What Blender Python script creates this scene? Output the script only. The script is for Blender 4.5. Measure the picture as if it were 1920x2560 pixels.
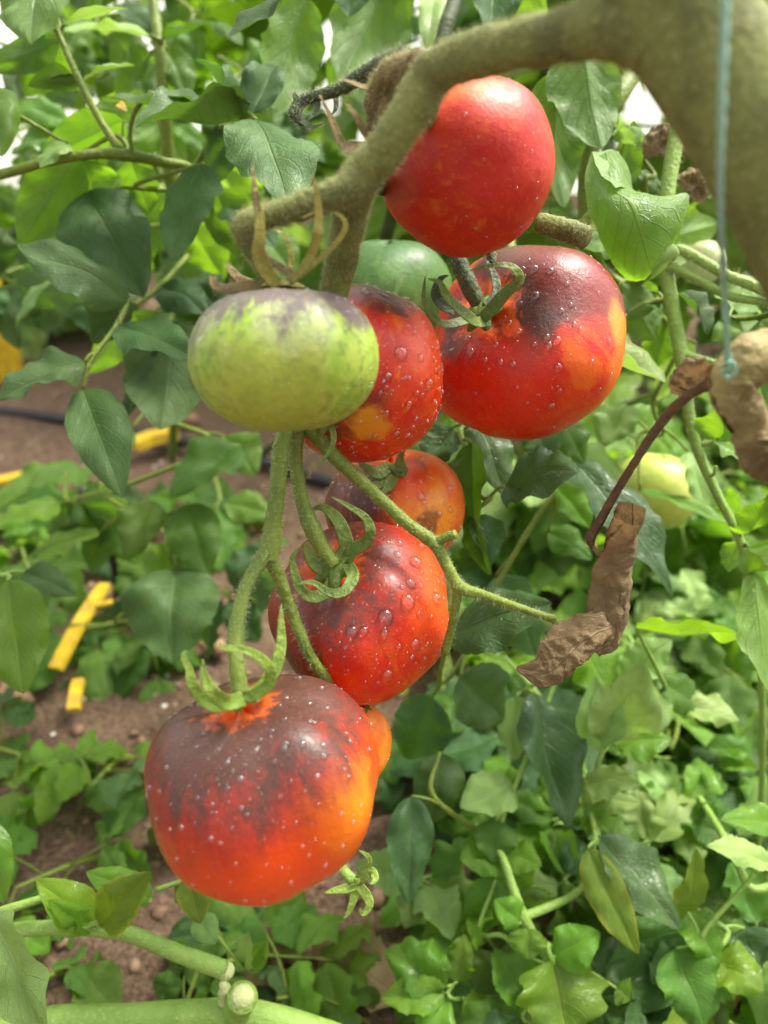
import bpy, math, random
import numpy as np
from mathutils import Vector, Matrix, noise
from mathutils.bvhtree import BVHTree

for o in list(bpy.data.objects):
    bpy.data.objects.remove(o, do_unlink=True)
scene = bpy.context.scene
COL = scene.collection
PI = math.pi

# ------------------------------------------------------------------ camera
CAM_H, PITCH = 0.50, math.radians(28)
FPX = 1920.0
CAM = np.array([0.0, 0.0, CAM_H])
FWD = np.array([0.0, math.cos(PITCH), -math.sin(PITCH)])
RIGHT = np.array([1.0, 0.0, 0.0])
UP = np.array([0.0, math.sin(PITCH), math.cos(PITCH)])
cam_data = bpy.data.cameras.new('camera')
cam_data.sensor_fit = 'HORIZONTAL'
cam_data.sensor_width = 36
cam_data.lens = 36
cam_data.clip_start = 0.01
cam_data.clip_end = 300
cam_data.dof.use_dof = True
cam_data.dof.focus_distance = 0.305
cam_data.dof.aperture_fstop = 9.5
cam = bpy.data.objects.new('camera', cam_data)
COL.objects.link(cam)
cam.location = CAM
cam.rotation_euler = (PI / 2 - PITCH, 0, 0)
scene.camera = cam

# ------------------------------------------------------------------ sky and sun
SUN_DIR = np.array([0.42, 0.26, 0.87]); SUN_DIR /= np.linalg.norm(SUN_DIR)
world = bpy.data.worlds.new('World')
scene.world = world
world.use_nodes = True
wn, wl = world.node_tree.nodes, world.node_tree.links
wn.clear()
sky = wn.new('ShaderNodeTexSky')
sky.sky_type = 'NISHITA'
sky.sun_disc = False
sky.sun_elevation = math.asin(SUN_DIR[2])
sky.sun_rotation = math.atan2(SUN_DIR[0], SUN_DIR[1])
sky.dust_density = 6.0
sky.air_density = 1.0
hsv = wn.new('ShaderNodeHueSaturation')
hsv.inputs['Saturation'].default_value = 0.08
bgn = wn.new('ShaderNodeBackground')
bgn.inputs['Strength'].default_value = 0.112
wout = wn.new('ShaderNodeOutputWorld')
wl.new(sky.outputs[0], hsv.inputs['Color'])
wl.new(hsv.outputs[0], bgn.inputs['Color'])
wl.new(bgn.outputs[0], wout.inputs['Surface'])

sun_data = bpy.data.lights.new('sun', 'SUN')
sun_data.energy = 1.5
sun_data.angle = math.radians(14)
sun_data.color = (1.0, 0.93, 0.80)
sun = bpy.data.objects.new('sun', sun_data)
COL.objects.link(sun)
sun.rotation_euler = Vector(SUN_DIR).to_track_quat('Z', 'Y').to_euler()

scene.view_settings.view_transform = 'Standard'
scene.view_settings.look = 'None'
scene.view_settings.exposure = 1.88
scene.view_settings.gamma = 1.0
scene.view_settings.use_curve_mapping = False
scene.render.engine = 'CYCLES'
scene.cycles.use_denoising = True
scene.cycles.max_bounces = 7
scene.cycles.diffuse_bounces = 3
scene.cycles.glossy_bounces = 3
scene.cycles.transparent_max_bounces = 8
scene.cycles.sample_clamp_indirect = 8.0
scene.cycles.use_adaptive_sampling = False

# ------------------------------------------------------------------ helpers: space
def P(x, y, d):
    """a point d metres in front of the camera plane, seen at photo pixel x, y"""
    return CAM + RIGHT * ((x - 960) / FPX * d) + UP * (-(y - 1280) / FPX * d) + FWD * d

def G(x, y, z=0.0):
    """point of the ground (height z) seen at photo pixel x, y"""
    v = RIGHT * ((x - 960) / FPX) + UP * (-(y - 1280) / FPX) + FWD
    t = (z - CAM_H) / v[2]
    return CAM + v * t

def camdir(r, u, c):
    v = RIGHT * r + UP * u - FWD * c
    return v / np.linalg.norm(v)

def unit(v):
    v = np.asarray(v, float)
    return v / (np.linalg.norm(v) + 1e-12)

def spline(pts, n):
    p = np.asarray(pts, float)
    if len(p) == 2:
        t = np.linspace(0, 1, n)[:, None]
        return p[0] * (1 - t) + p[1] * t
    q = np.vstack([2 * p[0] - p[1], p, 2 * p[-1] - p[-2]])
    out = []
    for t in np.linspace(0, len(p) - 1, n):
        i = min(int(t), len(p) - 2)
        f = t - i
        a, b, c, d = q[i], q[i + 1], q[i + 2], q[i + 3]
        out.append(0.5 * (2 * b + (c - a) * f + (2 * a - 5 * b + 4 * c - d) * f * f + (3 * b - a - 3 * c + d) * f ** 3))
    return np.array(out)

# ------------------------------------------------------------------ helpers: objects
WLOC = {}

def tag(o, label=None, cat=None, group=None, kind=None):
    if label: o['label'] = label
    if cat: o['category'] = cat
    if group: o['group'] = group
    if kind: o['kind'] = kind
    return o

def thing(name, loc, label, cat, group=None, rz=0.0):
    o = bpy.data.objects.new(name, None)
    o.empty_display_size = 0.02
    COL.objects.link(o)
    o.location = loc
    o.rotation_euler = (0, 0, rz)
    WLOC[o.name] = np.array(loc, float)
    return tag(o, label, cat, group)

def mesh_of(name, V, F, smooth=True, uv=None):
    me = bpy.data.meshes.new(name)
    me.from_pydata([tuple(v) for v in V], [], [tuple(f) for f in F])
    if smooth:
        me.polygons.foreach_set('use_smooth', [True] * len(me.polygons))
    if uv is not None:
        lay = me.uv_layers.new(name='UVMap')
        idx = np.empty(len(me.loops), dtype=np.int32)
        me.loops.foreach_get('vertex_index', idx)
        lay.data.foreach_set('uv', np.asarray(uv, dtype=np.float32)[idx].ravel())
    me.update()
    return me

def obj(name, V, F, mat, parent=None, smooth=True, uv=None, kind=None, label=None):
    """one mesh object from world coordinates, origin at its centre, under its parent"""
    V = np.asarray(V, float)
    c = V.mean(axis=0)
    me = mesh_of(name, V - c, F, smooth, uv)
    if mat: me.materials.append(mat)
    o = bpy.data.objects.new(name, me)
    COL.objects.link(o)
    base = np.zeros(3)
    if parent is not None:
        o.parent = parent
        base = WLOC[parent.name]
    o.location = c - base
    WLOC[o.name] = c
    return tag(o, label, None, None, kind)

class Geo:
    def __init__(self):
        self.V, self.F, self.U = [], [], []
        self.n = 0
    def add(self, V, F, U=None):
        V = np.asarray(V, float)
        self.V.append(V)
        self.F += [tuple(i + self.n for i in f) for f in F]
        self.U.append(np.zeros((len(V), 2)) if U is None else np.asarray(U))
        self.n += len(V)
        return self
    def get(self):
        return np.vstack(self.V), self.F, np.vstack(self.U)
    def build(self, name, mat, parent=None, kind=None, label=None, smooth=True):
        V, F, U = self.get()
        return obj(name, V, F, mat, parent, smooth, U, kind, label)

def grid_faces(nr, nc, wrap=False):
    F = []
    for i in range(nr - 1):
        for j in range(nc if wrap else nc - 1):
            k = (j + 1) % nc
            F.append((i * nc + j, i * nc + k, (i + 1) * nc + k, (i + 1) * nc + j))
    return F

def frames(C):
    """moving frames along a centre line"""
    n = len(C)
    T = np.gradient(C, axis=0)
    T /= np.linalg.norm(T, axis=1)[:, None] + 1e-12
    a = np.array([0, 0, 1.0]) if abs(T[0][2]) < 0.9 else np.array([1.0, 0, 0])
    N = [unit(np.cross(T[0], a))]
    for i in range(1, n):
        v = N[-1] - T[i] * np.dot(N[-1], T[i])
        N.append(unit(v))
    N = np.array(N)
    return T, N, np.cross(T, N)

def tube_geo(pts, radii, sides=10, n=None, bump=0.0, seed=0, cap=True):
    pts = np.asarray(pts, float)
    n = n or max(6, 7 * (len(pts) - 1))
    C = spline(pts, n)
    R = np.interp(np.linspace(0, 1, n), np.linspace(0, 1, len(radii)), radii)
    T, N, B = frames(C)
    V = []
    for i in range(n):
        for k in range(sides):
            a = 2 * PI * k / sides
            d = N[i] * math.cos(a) + B[i] * math.sin(a)
            r = R[i]
            if bump:
                q = (C[i] + d * r) * (1.2 / max(R[i], 1e-4)) * 0.5
                r *= 1 + bump * noise.noise(Vector((q[0] + seed, q[1], q[2])))
            V.append(C[i] + d * r)
    F = grid_faces(n, sides, True)
    V = np.array(V)
    if cap:
        m = len(V)
        V = np.vstack([V, C[0], C[-1]])
        for k in range(sides):
            F.append((m, (k + 1) % sides, k))
            F.append((m + 1, (n - 1) * sides + k, (n - 1) * sides + (k + 1) % sides))
    U = np.zeros((len(V), 2))
    U[:n * sides, 1] = np.repeat(np.linspace(0, 1, n), sides)
    return V, F, U, C, R, (T, N, B)

def hair_geo(C, R, fr, count, length, width, seed, jitter=0.5):
    rs = np.random.RandomState(seed)
    n = len(C)
    T, N, B = fr
    V, F = [], []
    for k in range(count):
        t = rs.rand() * (n - 1.001)
        i = int(t); f = t - i
        c = C[i] * (1 - f) + C[i + 1] * f
        r = R[i] * (1 - f) + R[i + 1] * f
        a = rs.rand() * 2 * PI
        d = N[i] * math.cos(a) + B[i] * math.sin(a)
        w = unit(d + rs.normal(0, jitter, 3) * 0.6)
        s = unit(np.cross(w, rs.normal(0, 1, 3)))
        b = c + d * r * 0.96
        L = length * (0.4 + rs.rand() * 0.9)
        mid = b + w * L * 0.55
        tip = b + unit(w + rs.normal(0, 0.35, 3)) * L
        m = len(V)
        V += [b - s * width * .5, b + s * width * .5, mid + s * width * .32, mid - s * width * .32, tip]
        F += [(m, m + 1, m + 2, m + 3), (m + 3, m + 2, m + 4)]
    return np.array(V), F

def px_path(pts):
    return [P(*p) for p in pts]

def stem(name, pts, radii, mat, parent, sides=12, bump=0.10, hairs=0, hl=0.002, hw=0.00012, seed=1, hairmat=None, label=None):
    """a stalk through photo points (x, y, depth), its radii in metres"""
    W = px_path(pts)
    V, F, U, C, R, fr = tube_geo(W, radii, sides, None, bump, seed)
    o = obj(name, V, F, mat, parent, True, U, None, label)
    if hairs:
        hv, hf = hair_geo(C, R, fr, hairs, hl, hw, seed)
        obj('hairs', hv, hf, hairmat or M['hair'], o, True, None, 'stuff')
    return o

# ------------------------------------------------------------------ materials
M = {}

def new_mat(name):
    m = bpy.data.materials.new(name)
    m.use_nodes = True
    m.node_tree.nodes.clear()
    return m, m.node_tree.nodes, m.node_tree.links

class NB:
    """small node builder"""
    def __init__(self, name):
        self.m, self.n, self.l = new_mat(name)
    def node(self, t, **kw):
        x = self.n.new(t)
        for k, v in kw.items(): setattr(x, k, v)
        return x
    def put(self, sock, v):
        if hasattr(v, 'is_linked') or isinstance(v, bpy.types.NodeSocket):
            self.l.new(v, sock)
        else:
            sock.default_value = v
    def math(self, op, a, b=0.0, c=0.0, clamp=False):
        x = self.node('ShaderNodeMath', operation=op, use_clamp=clamp)
        self.put(x.inputs[0], a); self.put(x.inputs[1], b)
        if len(x.inputs) > 2: self.put(x.inputs[2], c)
        return x.outputs[0]
    def vmath(self, op, a, b=(0, 0, 0), s=None):
        x = self.node('ShaderNodeVectorMath', operation=op)
        self.put(x.inputs[0], a); self.put(x.inputs[1], b)
        if s is not None: self.put(x.inputs['Scale'], s)
        return x.outputs['Value'] if op in ('DOT_PRODUCT', 'LENGTH') else x.outputs[0]
    def mix(self, f, a, b, mode='MIX'):
        x = self.node('ShaderNodeMix', data_type='RGBA', blend_type=mode)
        self.put(x.inputs[0], f)
        for s, v in ((x.inputs[6], a), (x.inputs[7], b)):
            if isinstance(v, tuple): s.default_value = (v[0], v[1], v[2], 1)
            else: self.put(s, v)
        return x.outputs[2]
    def ramp(self, v, a, b, lo=0.0, hi=1.0, smooth=True):
        x = self.node('ShaderNodeMapRange')
        x.interpolation_type = 'SMOOTHSTEP' if smooth else 'LINEAR'
        self.put(x.inputs['Value'], v)
        x.inputs['From Min'].default_value = a; x.inputs['From Max'].default_value = b
        x.inputs['To Min'].default_value = lo; x.inputs['To Max'].default_value = hi
        return x.outputs[0]
    def noise(self, vec, scale, detail=3.0, rough=0.55, color=False, dist=0.0):
        x = self.node('ShaderNodeTexNoise')
        if vec is not None: self.l.new(vec, x.inputs['Vector'])
        x.inputs['Scale'].default_value = scale
        x.inputs['Detail'].default_value = detail
        x.inputs['Roughness'].default_value = rough
        x.inputs['Distortion'].default_value = dist
        return x.outputs['Color'] if color else x.outputs['Fac']
    def voro(self, vec, scale, feature='F1'):
        x = self.node('ShaderNodeTexVoronoi', feature=feature)
        if vec is not None: self.l.new(vec, x.inputs['Vector'])
        x.inputs['Scale'].default_value = scale
        return x
    def bump(self, h, strength, dist=0.001, nrm=None):
        x = self.node('ShaderNodeBump')
        x.inputs['Strength'].default_value = strength
        x.inputs['Distance'].default_value = dist
        self.l.new(h, x.inputs['Height'])
        if nrm: self.l.new(nrm, x.inputs['Normal'])
        return x.outputs[0]
    def principled(self, color, rough=0.5, spec=0.5, nrm=None, **kw):
        x = self.node('ShaderNodeBsdfPrincipled')
        s = x.inputs['Base Color']
        if isinstance(color, tuple): s.default_value = (color[0], color[1], color[2], 1)
        else: self.l.new(color, s)
        self.put(x.inputs['Roughness'], rough)
        self.put(x.inputs['Specular IOR Level'], spec)
        if nrm: self.l.new(nrm, x.inputs['Normal'])
        for k, v in kw.items(): self.put(x.inputs[k.replace('_', ' ')], v)
        return x.outputs[0]
    def out(self, sh):
        o = self.node('ShaderNodeOutputMaterial')
        self.l.new(sh, o.inputs['Surface'])
        return self.m
    def coord(self, k='Object'):
        return self.node('ShaderNodeTexCoord').outputs[k]

def leaf_material(name, top, dark, under, vein, trans=0.35, tcol=(0.30, 0.50, 0.03), rough=(0.34, 0.6), spots=None, wet=0.0, edge=None):
    b = NB(name)
    uvn = b.node('ShaderNodeUVMap', uv_map='UVMap')
    sep = b.node('ShaderNodeSeparateXYZ'); b.l.new(uvn.outputs[0], sep.inputs[0])
    u, v = sep.outputs[0], sep.outputs[1]
    ob = b.coord('Object')
    rnd = b.node('ShaderNodeObjectInfo').outputs['Random']
    a = b.math('MULTIPLY', b.math('ABSOLUTE', b.math('SUBTRACT', u, 0.5)), 2.0)
    wob = b.noise(ob, 90, 2)
    mid = b.ramp(a, 0.02, 0.055, 1.0, 0.0)
    s = b.math('SUBTRACT', b.math('MULTIPLY', v, 7.0), b.math('MULTIPLY', a, 2.6))
    s = b.math('ADD', s, b.math('MULTIPLY', b.math('SUBTRACT', wob, 0.5), 0.5))
    fr = b.math('ABSOLUTE', b.math('SUBTRACT', b.math('FRACT', s), 0.5))
    lat = b.math('MULTIPLY', b.ramp(fr, 0.02, 0.07, 1.0, 0.0), b.ramp(a, 0.75, 1.0, 0.8, 0.0))
    comb = b.node('ShaderNodeCombineXYZ'); b.l.new(b.math('MULTIPLY', u, 0.7), comb.inputs[0]); b.l.new(v, comb.inputs[1])
    net = b.voro(comb.outputs[0], 26.0, 'DISTANCE_TO_EDGE').outputs['Distance']
    netm = b.ramp(net, 0.0, 0.10, 0.22, 0.0)
    veins = b.math('MAXIMUM', b.math('MAXIMUM', mid, lat), netm)
    n1 = b.noise(ob, 38, 4, 0.6)
    n2 = b.noise(ob, 160, 3, 0.6)
    c = b.mix(b.ramp(n1, 0.35, 0.68), top, dark)
    c = b.mix(b.math('MULTIPLY', n2, 0.30), c, tuple(min(1, x * 1.7) for x in top))
    c = b.mix(b.math('MULTIPLY', veins, 0.42), c, vein)
    # each leaf a little yellower or bluer than the next
    h = b.node('ShaderNodeHueSaturation')
    b.l.new(c, h.inputs['Color'])
    b.put(h.inputs['Hue'], b.ramp(rnd, 0, 1, 0.470, 0.508, False))
    b.put(h.inputs['Value'], b.ramp(b.math('FRACT', b.math('MULTIPLY', rnd, 7.31)), 0, 1, 0.72, 1.3, False))
    c = h.outputs[0]
    if spots:
        sp = b.ramp(b.noise(ob, 55, 4, 0.7), 0.60, 0.72)
        c = b.mix(sp, c, spots)
    if edge:
        en = b.math('ADD', b.ramp(a, 0.55, 1.05, 0.0, 1.0), b.math('SUBTRACT', n1, 0.6))
        c = b.mix(b.ramp(en, 0.40, 1.05), c, edge)
    back = b.node('ShaderNodeNewGeometry').outputs['Backfacing']
    cu = b.mix(b.ramp(n1, 0.40, 0.72, 0, 0.62), under, tuple(x * 0.5 for x in under))
    cu = b.mix(b.math('MULTIPLY', veins, 0.5), cu, vein)
    c2 = b.mix(back, c, cu)
    hgt = b.math('ADD', b.math('MULTIPLY', b.math('SUBTRACT', 1.0, veins), 0.8), b.math('MULTIPLY', n2, 0.6))
    nr = b.bump(hgt, 0.8, 0.0011)
    rg = b.ramp(b.noise(ob, 60, 3), 0.35, 0.7, rough[0], rough[1])
    kw = {}
    if wet:
        kw = {'Coat_Weight': b.ramp(b.noise(ob, 110, 4), 0.45, 0.60, 0.0, wet), 'Coat_Roughness': 0.10, 'Coat_IOR': 1.33, 'Coat_Normal': nr}
    pr = b.principled(c2, rg, 0.36, nr, **kw)
    tr = b.node('ShaderNodeBsdfTranslucent')
    tcn = b.mix(b.math('MULTIPLY', veins, 0.35), tcol, tuple(x * 0.45 for x in tcol))
    tcn = b.mix(0.35, tcn, c)
    b.l.new(tcn, tr.inputs['Color']); b.l.new(nr, tr.inputs['Normal'])
    mx = b.node('ShaderNodeMixShader'); mx.inputs[0].default_value = trans
    b.l.new(pr, mx.inputs[1]); b.l.new(tr.outputs[0], mx.inputs[2])
    M[name] = b.out(mx.outputs[0])
    return M[name]

leaf_material('leaf_dark', (0.046, 0.110, 0.026), (0.023, 0.066, 0.012), (0.11, 0.18, 0.06), (0.11, 0.19, 0.06), 0.30, (0.16, 0.36, 0.015), (0.48, 0.7))  # darker leaf green, shade of the left side put into the colour
leaf_material('leaf_wet', (0.045, 0.108, 0.028), (0.026, 0.072, 0.016), (0.11, 0.18, 0.065), (0.095, 0.17, 0.06), 0.27, (0.15, 0.35, 0.015), (0.32, 0.58), None, 0.75)
leaf_material('leaf_mid', (0.070, 0.165, 0.018), (0.038, 0.106, 0.010), (0.15, 0.25, 0.065), (0.14, 0.26, 0.05), 0.42, (0.28, 0.56, 0.010), (0.42, 0.65))
leaf_material('leaf_fresh', (0.115, 0.250, 0.020), (0.068, 0.172, 0.011), (0.19, 0.32, 0.07), (0.23, 0.37, 0.065), 0.46, (0.40, 0.74, 0.012), (0.36, 0.62), None, 0.6)
leaf_material('leaf_pale', (0.22, 0.36, 0.10), (0.14, 0.26, 0.06), (0.28, 0.41, 0.15), (0.31, 0.44, 0.16), 0.36, (0.40, 0.66, 0.06), (0.4, 0.65), None, 0.3)
leaf_material('leaf_yellowing', (0.14, 0.24, 0.024), (0.085, 0.17, 0.016), (0.20, 0.29, 0.06), (0.23, 0.32, 0.06), 0.42, (0.45, 0.64, 0.02), (0.4, 0.6), None, 0.2, (0.30, 0.28, 0.025))
leaf_material('leaf_rolled', (0.080, 0.052, 0.026), (0.045, 0.028, 0.014), (0.205, 0.145, 0.068), (0.27, 0.195, 0.10), 0.18, (0.50, 0.31, 0.12), (0.7, 0.9), (0.05, 0.03, 0.016))  # inner face coloured dark to stand for shade inside the roll
leaf_material('leaf_dry', (0.310, 0.225, 0.110), (0.150, 0.100, 0.048), (0.20, 0.145, 0.07), (0.37, 0.28, 0.15), 0.16, (0.50, 0.30, 0.12), (0.7, 0.9), (0.085, 0.052, 0.028))

def stem_material(name, a, c, d, rough=0.6, streak=60):
    b = NB(name)
    ob = b.coord('Object')
    n1 = b.noise(ob, 55, 4, 0.65)
    n2 = b.noise(ob, 420, 3, 0.6)
    col = b.mix(b.ramp(n1, 0.32, 0.66), a, c)
    col = b.mix(b.ramp(n2, 0.52, 0.75, 0, 0.7), col, d)
    nr = b.bump(b.math('ADD', n2, b.math('MULTIPLY', n1, 1.5)), 0.8, 0.0012)
    M[name] = b.out(b.principled(col, rough, 0.35, nr))

stem_material('stem_fuzzy', (0.195, 0.220, 0.062), (0.105, 0.118, 0.034), (0.29, 0.30, 0.11), 0.8)
stem_material('stem_green', (0.165, 0.222, 0.024), (0.105, 0.158, 0.016), (0.26, 0.31, 0.065), 0.5)
stem_material('stem_fresh', (0.23, 0.36, 0.065), (0.17, 0.29, 0.045), (0.32, 0.42, 0.13), 0.5)
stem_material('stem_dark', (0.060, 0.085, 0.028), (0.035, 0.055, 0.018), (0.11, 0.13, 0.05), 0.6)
stem_material('stem_brown', (0.140, 0.096, 0.048), (0.080, 0.052, 0.026), (0.24, 0.17, 0.09), 0.65)
stem_material('sepal_green', (0.135, 0.195, 0.028), (0.085, 0.140, 0.018), (0.22, 0.27, 0.06), 0.5)
stem_material('sepal_lime', (0.215, 0.315, 0.040), (0.140, 0.225, 0.024), (0.33, 0.39, 0.09), 0.5)
stem_material('sepal_yellow', (0.33, 0.30, 0.055), (0.24, 0.22, 0.04), (0.44, 0.36, 0.13), 0.6)
stem_material('sepal_dry', (0.24, 0.178, 0.066), (0.115, 0.078, 0.030), (0.36, 0.28, 0.12), 0.75)
stem_material('stump', (0.34, 0.28, 0.105), (0.17, 0.125, 0.045), (0.42, 0.36, 0.15), 0.7)
stem_material('cut_wood', (0.50, 0.54, 0.24), (0.36, 0.42, 0.15), (0.60, 0.62, 0.34), 0.6)

b = NB('hair')
pr = b.principled((0.55, 0.58, 0.38), 0.5, 0.4)
tr = b.node('ShaderNodeBsdfTranslucent'); tr.inputs[0].default_value = (0.6, 0.62, 0.40, 1)
mx = b.node('ShaderNodeMixShader'); mx.inputs[0].default_value = 0.45
b.l.new(pr, mx.inputs[1]); b.l.new(tr.outputs[0], mx.inputs[2])
M['hair'] = b.out(mx.outputs[0])

b = NB('fuzz')
pr = b.principled((0.44, 0.46, 0.22), 0.6, 0.3)
tr = b.node('ShaderNodeBsdfTranslucent'); tr.inputs[0].default_value = (0.42, 0.40, 0.18, 1)
mx = b.node('ShaderNodeMixShader'); mx.inputs[0].default_value = 0.45
b.l.new(pr, mx.inputs[1]); b.l.new(tr.outputs[0], mx.inputs[2])
M['fuzz'] = b.out(mx.outputs[0])

b = NB('water')
fr = b.node('ShaderNodeFresnel'); fr.inputs[0].default_value = 1.33
gl = b.node('ShaderNodeBsdfGlossy'); gl.inputs['Roughness'].default_value = 0.07
rf = b.node('ShaderNodeBsdfRefraction'); rf.inputs['IOR'].default_value = 1.33; rf.inputs['Roughness'].default_value = 0.0
tp = b.node('ShaderNodeBsdfTransparent')
m1 = b.node('ShaderNodeMixShader'); m1.inputs[0].default_value = 0.22
b.l.new(tp.outputs[0], m1.inputs[1]); b.l.new(rf.outputs[0], m1.inputs[2])
m2 = b.node('ShaderNodeMixShader')
b.l.new(b.math('ADD', b.math('MULTIPLY', fr.outputs[0], 0.55), 0.07), m2.inputs[0]); b.l.new(m1.outputs[0], m2.inputs[1]); b.l.new(gl.outputs[0], m2.inputs[2])
M['water'] = b.out(m2.outputs[0])

b = NB('dew')
gl = b.node('ShaderNodeBsdfGlossy'); gl.inputs['Roughness'].default_value = 0.22
tp = b.node('ShaderNodeBsdfTransparent')
m2 = b.node('ShaderNodeMixShader'); m2.inputs[0].default_value = 0.12
b.l.new(tp.outputs[0], m2.inputs[1]); b.l.new(gl.outputs[0], m2.inputs[2])
M['dew'] = b.out(m2.outputs[0])

b = NB('soil')
ob = b.coord('Object')
n1 = b.noise(ob, 3.5, 6, 0.65)
n2 = b.noise(ob, 55, 6, 0.7)
n3 = b.noise(ob, 260, 4, 0.7)
col = b.mix(b.ramp(n1, 0.3, 0.7), (0.215, 0.135, 0.082), (0.13, 0.078, 0.048))
col = b.mix(b.ramp(n2, 0.35, 0.68), col, (0.28, 0.185, 0.12))
col = b.mix(b.ramp(n3, 0.40, 0.62, 0.75, 0.0), col, (0.075, 0.045, 0.028))
hg = b.math('ADD', b.math('MULTIPLY', n2, 1.4), n3)
M['soil'] = b.out(b.principled(col, 0.92, 0.2, b.bump(hg, 1.0, 0.006)))

def plain(name, c1, c2, scale, rough=0.5, spec=0.4, bumpd=0.0005, **kw):
    b = NB(name)
    ob = b.coord('Object')
    n = b.noise(ob, scale, 4, 0.6)
    col = b.mix(b.ramp(n, 0.35, 0.68), c1, c2)
    M[name] = b.out(b.principled(col, rough, spec, b.bump(n, 0.4, bumpd), **kw))

plain('yellow_plastic', (0.62, 0.42, 0.010), (0.42, 0.26, 0.02), 60, 0.55)
plain('black_pipe', (0.022, 0.021, 0.022), (0.035, 0.033, 0.032), 60, 0.5)
plain('stone', (0.33, 0.20, 0.11), (0.22, 0.13, 0.075), 60, 0.85, 0.2, 0.001)
plain('perlite', (0.72, 0.69, 0.63), (0.55, 0.51, 0.45), 300, 0.85, 0.2)
plain('clod', (0.27, 0.175, 0.11), (0.16, 0.098, 0.06), 90, 0.9, 0.15, 0.002)
plain('flower_dry', (0.52, 0.33, 0.06), (0.32, 0.18, 0.05), 300, 0.8)
b = NB('twine')
ob = b.coord('Object')
n = b.noise(ob, 400, 3)
pr = b.principled(b.mix(n, (0.36, 0.60, 0.50), (0.52, 0.72, 0.62)), 0.4, 0.4)
tr = b.node('ShaderNodeBsdfTranslucent'); tr.inputs[0].default_value = (0.30, 0.55, 0.42, 1)
mx = b.node('ShaderNodeMixShader'); mx.inputs[0].default_value = 0.4
b.l.new(pr, mx.inputs[1]); b.l.new(tr.outputs[0], mx.inputs[2])
M['twine'] = b.out(mx.outputs[0])

b = NB('film')
n = b.noise(b.coord('Object'), 3, 3)
pr = b.principled(b.mix(n, (0.80, 0.82, 0.78), (0.88, 0.89, 0.86)), 0.4, 0.4)
tr = b.node('ShaderNodeBsdfTranslucent'); tr.inputs[0].default_value = (0.95, 0.96, 0.92, 1)
mx = b.node('ShaderNodeMixShader'); mx.inputs[0].default_value = 0.65
b.l.new(pr, mx.inputs[1]); b.l.new(tr.outputs[0], mx.inputs[2])
M['film'] = b.out(mx.outputs[0])  # film of the added wall that supplies the white gaps
plain('added_hoop', (0.5, 0.5, 0.5), (0.4, 0.4, 0.4), 20, 0.4)

def tomato_material(name, base, base2, shoulder, sh_lo, sh_hi, patches, streak=0.5, streakc=(0.80, 0.24, 0.012), rough=0.26, sss=0.15, mottle=None, mid=None, ring=(0.70, 0.10, 0.01), ringdeg=24):
    """skin: ripe base, dark anthocyanin shoulders round the calyx (local +Z), local coloured patches (dir, inner, outer, colour, strength)"""
    b = NB(name)
    ob = b.coord('Object')
    nrm = b.vmath('NORMALIZE', ob)
    nz = b.noise(nrm, 2.6, 4, 0.6, True)
    off = b.vmath('SCALE', b.vmath('SUBTRACT', nz, (0.5, 0.5, 0.5)), s=0.55)
    q = b.vmath('NORMALIZE', b.vmath('ADD', nrm, off))
    sep = b.node('ShaderNodeSeparateXYZ'); b.l.new(q, sep.inputs[0])
    z = sep.outputs[2]
    # meridian streaks
    st = b.vmath('MULTIPLY', nrm, (7.0, 7.0, 1.3))
    sn = b.noise(st, 1.0, 4, 0.65, False, 0.6)
    fine = b.noise(nrm, 34, 3, 0.7)
    blot = b.noise(nrm, 3.2, 3, 0.5)
    col = b.mix(b.ramp(blot, 0.36, 0.66), base, base2)
    col = b.mix(b.math('MULTIPLY', b.ramp(sn, 0.52, 0.74), streak), col, streakc)
    if mottle:
        col = b.mix(b.ramp(b.noise(nrm, 9, 4, 0.7), 0.45, 0.66, 0, 0.75), col, mottle)
    for (dr, ci, co, pc, pstr) in patches:
        dt = b.vmath('DOT_PRODUCT', q, tuple(dr))
        m = b.ramp(dt, math.cos(math.radians(co * 1.22)), math.cos(math.radians(ci * 1.5 + 3)), 0, pstr)
        m = b.math('MULTIPLY', m, b.ramp(sn, 0.28, 0.5, 0.75, 1.0))
        col = b.mix(m, col, pc)
    zr = b.node('ShaderNodeSeparateXYZ'); b.l.new(nrm, zr.inputs[0])
    if mid:
        zz = b.math('ADD', z, b.math('MULTIPLY', b.math('SUBTRACT', sn, 0.5), 0.6))
        col = b.mix(b.ramp(zz, mid[1], mid[2], 0, 0.9), col, mid[0])
    if shoulder:
        zz = b.math('ADD', z, b.math('MULTIPLY', b.math('SUBTRACT', sn, 0.5), 1.25))
        m = b.ramp(zz, sh_lo, sh_hi, 0, 1)
        m = b.math('MULTIPLY', m, b.ramp(fine, 0.2, 0.6, 0.80, 0.97))
        col = b.mix(m, col, shoulder)
    if ring:
        zz = b.math('ADD', zr.outputs[2], b.math('MULTIPLY', b.math('SUBTRACT', sn, 0.5), 0.30))
        col = b.mix(b.ramp(zz, math.cos(math.radians(ringdeg + 6)), math.cos(math.radians(ringdeg - 8)), 0, 0.9), col, ring)
    col = b.mix(b.ramp(b.noise(nrm, 60, 2), 0.66, 0.72, 0, 0.35), col, (0.85, 0.45, 0.12))
    nr = b.bump(b.math('ADD', b.math('ADD', fine, b.math('MULTIPLY', b.noise(nrm, 90, 2), 0.6)), b.math('MULTIPLY', b.noise(nrm, 10, 3), 2.0)), 0.22, 0.0010)
    rg = b.ramp(b.noise(nrm, 9, 4, 0.65), 0.3, 0.7, rough, rough + 0.16)
    M[name] = b.out(b.principled(col, rg, 0.32, nr, Subsurface_Weight=sss, Subsurface_Radius=(0.02, 0.006, 0.002), Subsurface_Scale=0.35,
                                 Coat_Weight=0.08, Coat_Roughness=0.14))
    return M[name]

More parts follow.
